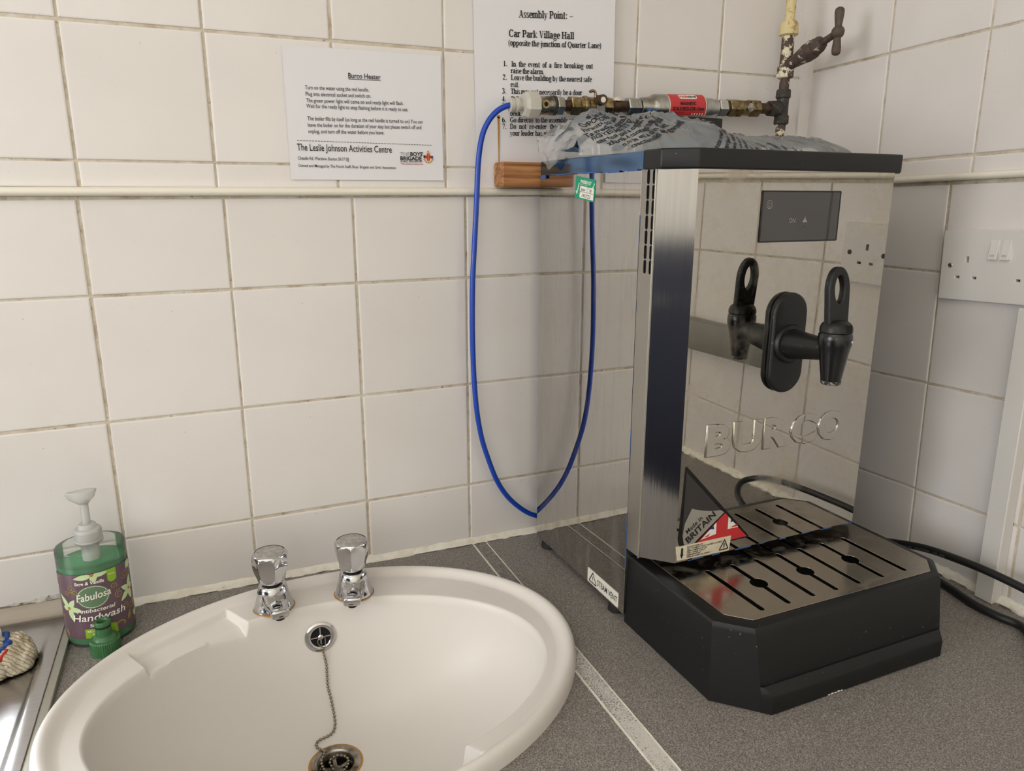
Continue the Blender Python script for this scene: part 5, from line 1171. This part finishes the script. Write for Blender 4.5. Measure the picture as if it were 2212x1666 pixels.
nx, ns = 190, 46
vs = [bag_pt(-.012 + .346 * i / nx, k / ns) for i in range(nx + 1) for k in range(ns + 1)]
for v in vs: v.z = max(v.z, ZB + .0004)
m_ = ns + 1
fs = [(i * m_ + k, (i + 1) * m_ + k, (i + 1) * m_ + k + 1, i * m_ + k + 1) for i in range(nx) for k in range(ns)]
bs = mesh('bag_sheet', (vs, fs), M['film'], bg, 180)
# the loose end hanging over the left side
nf, mf = 30, 26
fl_t = [V((.004, .222, .6010)), V((.004, .196, .6120)), V((.002, .165, .6150)), V((.000, .140, .6050)), V((.000, .126, .5930))]
fl_b = [V((-.0075, .238, .5950)), V((-.0100, .224, .5720)), V((-.0095, .199, .5560)), V((-.0075, .172, .5720)), V((-.0040, .146, .5880))]
ta, tb_ = spline(fl_t, nf // 4), spline(fl_b, nf // 4); vs = []
nn = min(len(ta), len(tb_))
for i in range(nn):
    for k in range(mf + 1):
        t = k / mf; p = ta[i].lerp(tb_[i], t); o = math.sin(t * PI) * .012
        q = V((i * .22, t * 2.2, 7.7)); p = p + V((-o * .9 - .004 * abs(NZ.noise(q)) - .003 * NZ.noise(q * 2.3), .003 * NZ.noise(q * 1.4 + V((3, 3, 3))), .003 * NZ.noise(q * 1.2)))
        p.x = min(p.x, -.0058) if p.z < .571 else p.x
        vs.append(p)
fs = [(i * (mf + 1) + k, (i + 1) * (mf + 1) + k, (i + 1) * (mf + 1) + k + 1, i * (mf + 1) + k + 1) for i in range(nn - 1) for k in range(mf)]
mesh('bag_end', (vs, fs), M['film'], bg, 180)
def bag_print(lines, x0, v0, ang, size, gap, L=.165):
    gs = []; c, s = math.cos(ang), math.sin(ang)
    for k, (ln, dx) in enumerate(lines):
        if not ln: continue
        g = dens(text(ln, size, dx, -k * gap, bold=.030), .0025); vs, keep = [], []
        for v in g[0]:
            u, w2 = v[0] * c - v[1] * s, v[0] * s + v[1] * c; H_ = interp(x0 + u, RIDGE)[1] - .0045 - ZB; q_ = (v0 + w2) / H_; vs.append((x0 + u, math.asin(max(0, min(1, q_)) ** 1.11) / PI if 0 < q_ < .985 else 9))
        for f in g[1]:
            if all(.004 < vs[i][1] < .47 and -.008 < vs[i][0] < .325 for i in f): keep.append(f)
        gs.append(([bag_pt(max(-.012, min(.33, a)), max(0, min(1, b)), .0007) for a, b in vs], keep))
    return join(*gs)
def lean(g): 
    used = sorted({i for f in g[1] for i in f}); mp = {o: n for n, o in enumerate(used)}
    return [g[0][i] for i in used], [tuple(mp[i] for i in f) for f in g[1]]
L1 = [('hvad posen kan for\u00e5rsage kv\u00e6lning ota esille', .028), ('e\u2019 ale lele h\u00e1 uden omisen varan, pid\u00e4 t\u00e4m\u00e4', .020), ('OPOZORILO: Da bi se izognili nevarnosti pussi', .012), ('hranite to vre\u010dko proc\u0304 pussia', .010) if False else ('hranite to vrecko r osdy pussia', .010),
      ('Ta vrecka ni igraca! in otrok nosti voldtive', .008), ('FIGYELMEZTETES: A fullad\u00e1s elker\u00fclese', .010), ('tartsa t\u00e1vol a csomagol\u00e1st nem j\u00e1t\u00e9k', .012), ('zlanja. A csomagol\u00e1s nem j\u00e1t\u00e9k', .016), ('n nu je ez a clas in fruct', .022), ('csecsem\u00f5kt\u00f5l \u00e9s gyermekekt\u00f5l', .028)]
gp = lean(bag_print(L1, -.022, .0350, math.radians(27), .0056, .0052))
L2 = [('drzite vrecicu djece. (da', 0), ('da sprijeciti vrecu', 0), ('mantenha, manter e', 0), ('n nao e um brinquedo', 0), ('saco, saco perigo', 0), ('plastikowa ust', 0), ('nie dzieci dziecik', 0), ('byw zabawki', 0)]
gp2 = lean(bag_print(L2, .088, .0020, math.radians(50), .0050, .0062))
L3 = [('cov, j', 0), ('juz niz', 0), ('', 0), ('den dem', 0), ('r ing tr', 0), ('', 0), ('barn i en', 0), ('en er far', 0), ('', 0), ('och, vart', 0), ('owart f', 0), ('', 0), ('danja', 0), ('ilja', 0), ('', 0), ('sia otx', 0), ('muzu pa', 0)]
gp3 = lean(bag_print(L3, .150, .0010, math.radians(72), .0050, .0064))
for g_ in (gp, gp2, gp3): tag(mesh('bag_printing', g_ + (1,), M['ink'], bg, None), 'black printed warning text')

# ------------------------------------------------------------------ twin socket and trunking on the right wall
SM = mat4((-.0006, -.2925, .3880), (0, -.99912, .042), (0, .042, .99912), (-1, 0, 0))
so = thing('twin_socket', 'white twin switched electrical socket on the tiles above the cable trunking', 'socket', SM.to_translation())
def sm_(g): return off(xf(g, SM), SM.to_translation())
def rect(a, b, c, d): return [(a, c), (b, c), (b, d), (a, d)]
hol = [rect(.0326, .0384, .0473, .0568), rect(.0198, .0276, .0262, .0314), rect(.0435, .0513, .0260, .0312), rect(.1132, .1190, .0473, .0568), rect(.1004, .1080, .0258, .0308), rect(.1240, .1318, .0258, .0308)]
mesh('faceplate', sm_(mv(plate(rrect(0, .1460, 0, .0885, .0015), hol, .0100, .0010), (0, 0, .0055))), M['white'], so, 30)
mesh('socket_back', sm_(box(.004, .142, .004, .0845, .0002, .0030)), M['hole'], so)
for u in (.0125, .1335):
    scw = mesh('screw', sm_(xf(lathe([(.0034, .0098), (.0034, .0106), (.0026, .0112)], 20), MX.Translation((u, .0441, 0)))), M['chromedull'], so, 30)
    mesh('screw_slot', sm_(xf(box(-.0028, .0028, -.0005, .0005, .0110, .0114), MX.Translation((u, .0441, 0)) @ MX.Rotation(-.5, 4, 'Z'))), M['hole'], scw)
for u in (.0654, .0806):
    rk = mesh('rocker_switch', sm_(bevel(([(u, .0530, .0095), (u + .0112, .0530, .0095), (u + .0112, .0775, .0095), (u, .0775, .0095), (u, .0530, .0150), (u + .0112, .0530, .0150), (u + .0112, .0775, .0106), (u, .0775, .0106)], [(3, 2, 1, 0), (4, 5, 6, 7), (0, 1, 5, 4), (1, 2, 6, 5), (2, 3, 7, 6), (3, 0, 4, 7)]), .0004, 1)), M['white'], so, 30)
    g = text('on', .0052, 0, 0, fit=.0058)
    mesh('switch_lettering', sm_(([V((v.x + u + .0024, v.y + .0568, .0150 - (v.y + .0038) * .18 + .0003)) for v in g[0]], g[1])) + (1,), M['greyink'], rk, None)
tk = tag(mesh('cable_trunking', bevel(([(-.018, -.4062, .3885), (-.018, -.4315, .3900), (0, -.4315, .3900), (0, -.4062, .3885), (-.018, -.4118, .0006), (-.018, -.4365, .0006), (0, -.4365, .0006), (0, -.4118, .0006)], [(0, 1, 2, 3), (7, 6, 5, 4), (0, 4, 5, 1), (1, 5, 6, 2), (2, 6, 7, 3), (3, 7, 4, 0)]), .0010, 1), M['white'], None, 30), 'white plastic cable trunking running from the socket down to the worktop', 'trunking')

# ------------------------------------------------------------------ mains cable
cb = [(-.1500, -.0300, .0080), (-.1200, -.1100, .0060), (-.0900, -.2000, .0120), (-.0640, -.2650, .0270), (-.0520, -.3064, .0375), (-.0480, -.3571, .0500), (-.0470, -.4112, .0560), (-.0470, -.4487, .0580), (-.0470, -.4908, .0575), (-.0480, -.5400, .0560), (-.0530, -.5900, .0530), (-.0640, -.6250, .0460), (-.0820, -.6400, .0360), (-.1020, -.6250, .0220), (-.1130, -.5850, .0100), (-.1050, -.5500, .0058), (-.0720, -.5250, .0056), (-.0420, -.4932, .0056), (-.0460, -.4618, .0056), (-.0470, -.4314, .0056), (-.0370, -.3851, .0056), (-.0300, -.3300, .0056), (-.0280, -.2600, .0056), (-.0270, -.1800, .0056)]
cpt = spline(cb, 8)
cab = tag(mesh('power_cable', tube(cpt, .0052, 16), M['cable'], None, 60), 'thick black mains cable looping over the worktop beside the boiler', 'cable')
def along(g, i0, r):
    L = [0.0]
    for a, b in zip(cpt, cpt[1:]): L.append(L[-1] + (b - a).length)
    s0 = L[i0]; vs = []
    eye = V((-.93, -1.0, .52))
    for v in g[0]:
        s = s0 + v[0]; j = max(0, min(len(cpt) - 2, sum(1 for q in L if q <= s) - 1)); t = (s - L[j]) / (L[j + 1] - L[j])
        p = cpt[j].lerp(cpt[j + 1], t); d = (cpt[min(j + 2, len(cpt) - 1)] - cpt[max(j - 1, 0)]).normalized()
        n = (eye - p); n = (n - d * n.dot(d)).normalized(); n = (n + V((0, 0, -.25))).normalized(); up = n.cross(d)
        if up.z < 0: up = -up
        a = v[1] / r; vs.append(p + (n * math.cos(a) + up * math.sin(a)) * (r + .0003))
    return vs, g[1]
mesh('cable_lettering', along(text('3G 0.75mm\u00b2   JINTAO   ELECTRON   CO.,LTD', .0038, 0, -.0030, space=1.25), 30, .0052) + (1,), M['greyink'], cab, None)

# ------------------------------------------------------------------ reflected surroundings
nv = thing('navy_stand_in', 'dark navy stand-in across the room, added only for its reflection in the boiler corner', 'navy_stand_in', (-2.54, -1.60, -.9))  # unseen block added to give the chamfer a navy reflection
mesh('stand_in_body', box(-.25, .235, -.55, .55, 0, 1.24), M['navy'], nv)
for k in (0, 1): 
    d_ = mesh('door', bevel(box(.236, .255, -.545 + k * .546, -.003 + k * .546, .02, 1.22), .002, 1), M['navy'], nv)  # front boards of the added navy block
    mesh('stand_in_handle', bevel(box(.256, .275, -.30 + k * .30, -.20 + k * .30, 1.02, 1.04), .004, 2), M['chrome'], d_)

ss = thing('single_socket', 'white single socket nearer the room, seen only reflected in the boiler front', 'socket', (-.0006, -.4560, .3940))
sm1 = lambda g: xf(g, mat4((0, 0, 0), (0, -.99912, .042), (0, .042, .99912), (-1, 0, 0)))
mesh('faceplate', sm1(mv(plate(rrect(0, .0860, 0, .0860, .0015), [rect(.0400, .0460, .0473, .0575), rect(.0285, .0365, .0262, .0314), rect(.0500, .0580, .0260, .0312)], .0090, .0008), (0, 0, .0050))), M['white'], ss, 30)
mesh('socket_back', sm1(box(.004, .082, .004, .082, .0002, .0030)), M['hole'], ss)
for u in (.0128, .0732): mesh('screw', sm1(xf(lathe([(.0036, .0090), (.0036, .0102), (.0026, .0108)], 20), MX.Translation((u, .0430, 0)))), M['tarn'], ss, 30)
tag(mesh('grey_stand_in', bevel(box(-.034, -.0006, -1.34, -.64, .2300, .2880), .004, 2), simple('stand_in_grey', (132, 129, 122), .4), None, 30), 'grey stand-in bar along the side wall, added for a reflected band in the boiler front', 'stand-in bar')  # unseen bar added to make the grey band mirrored in the front panel
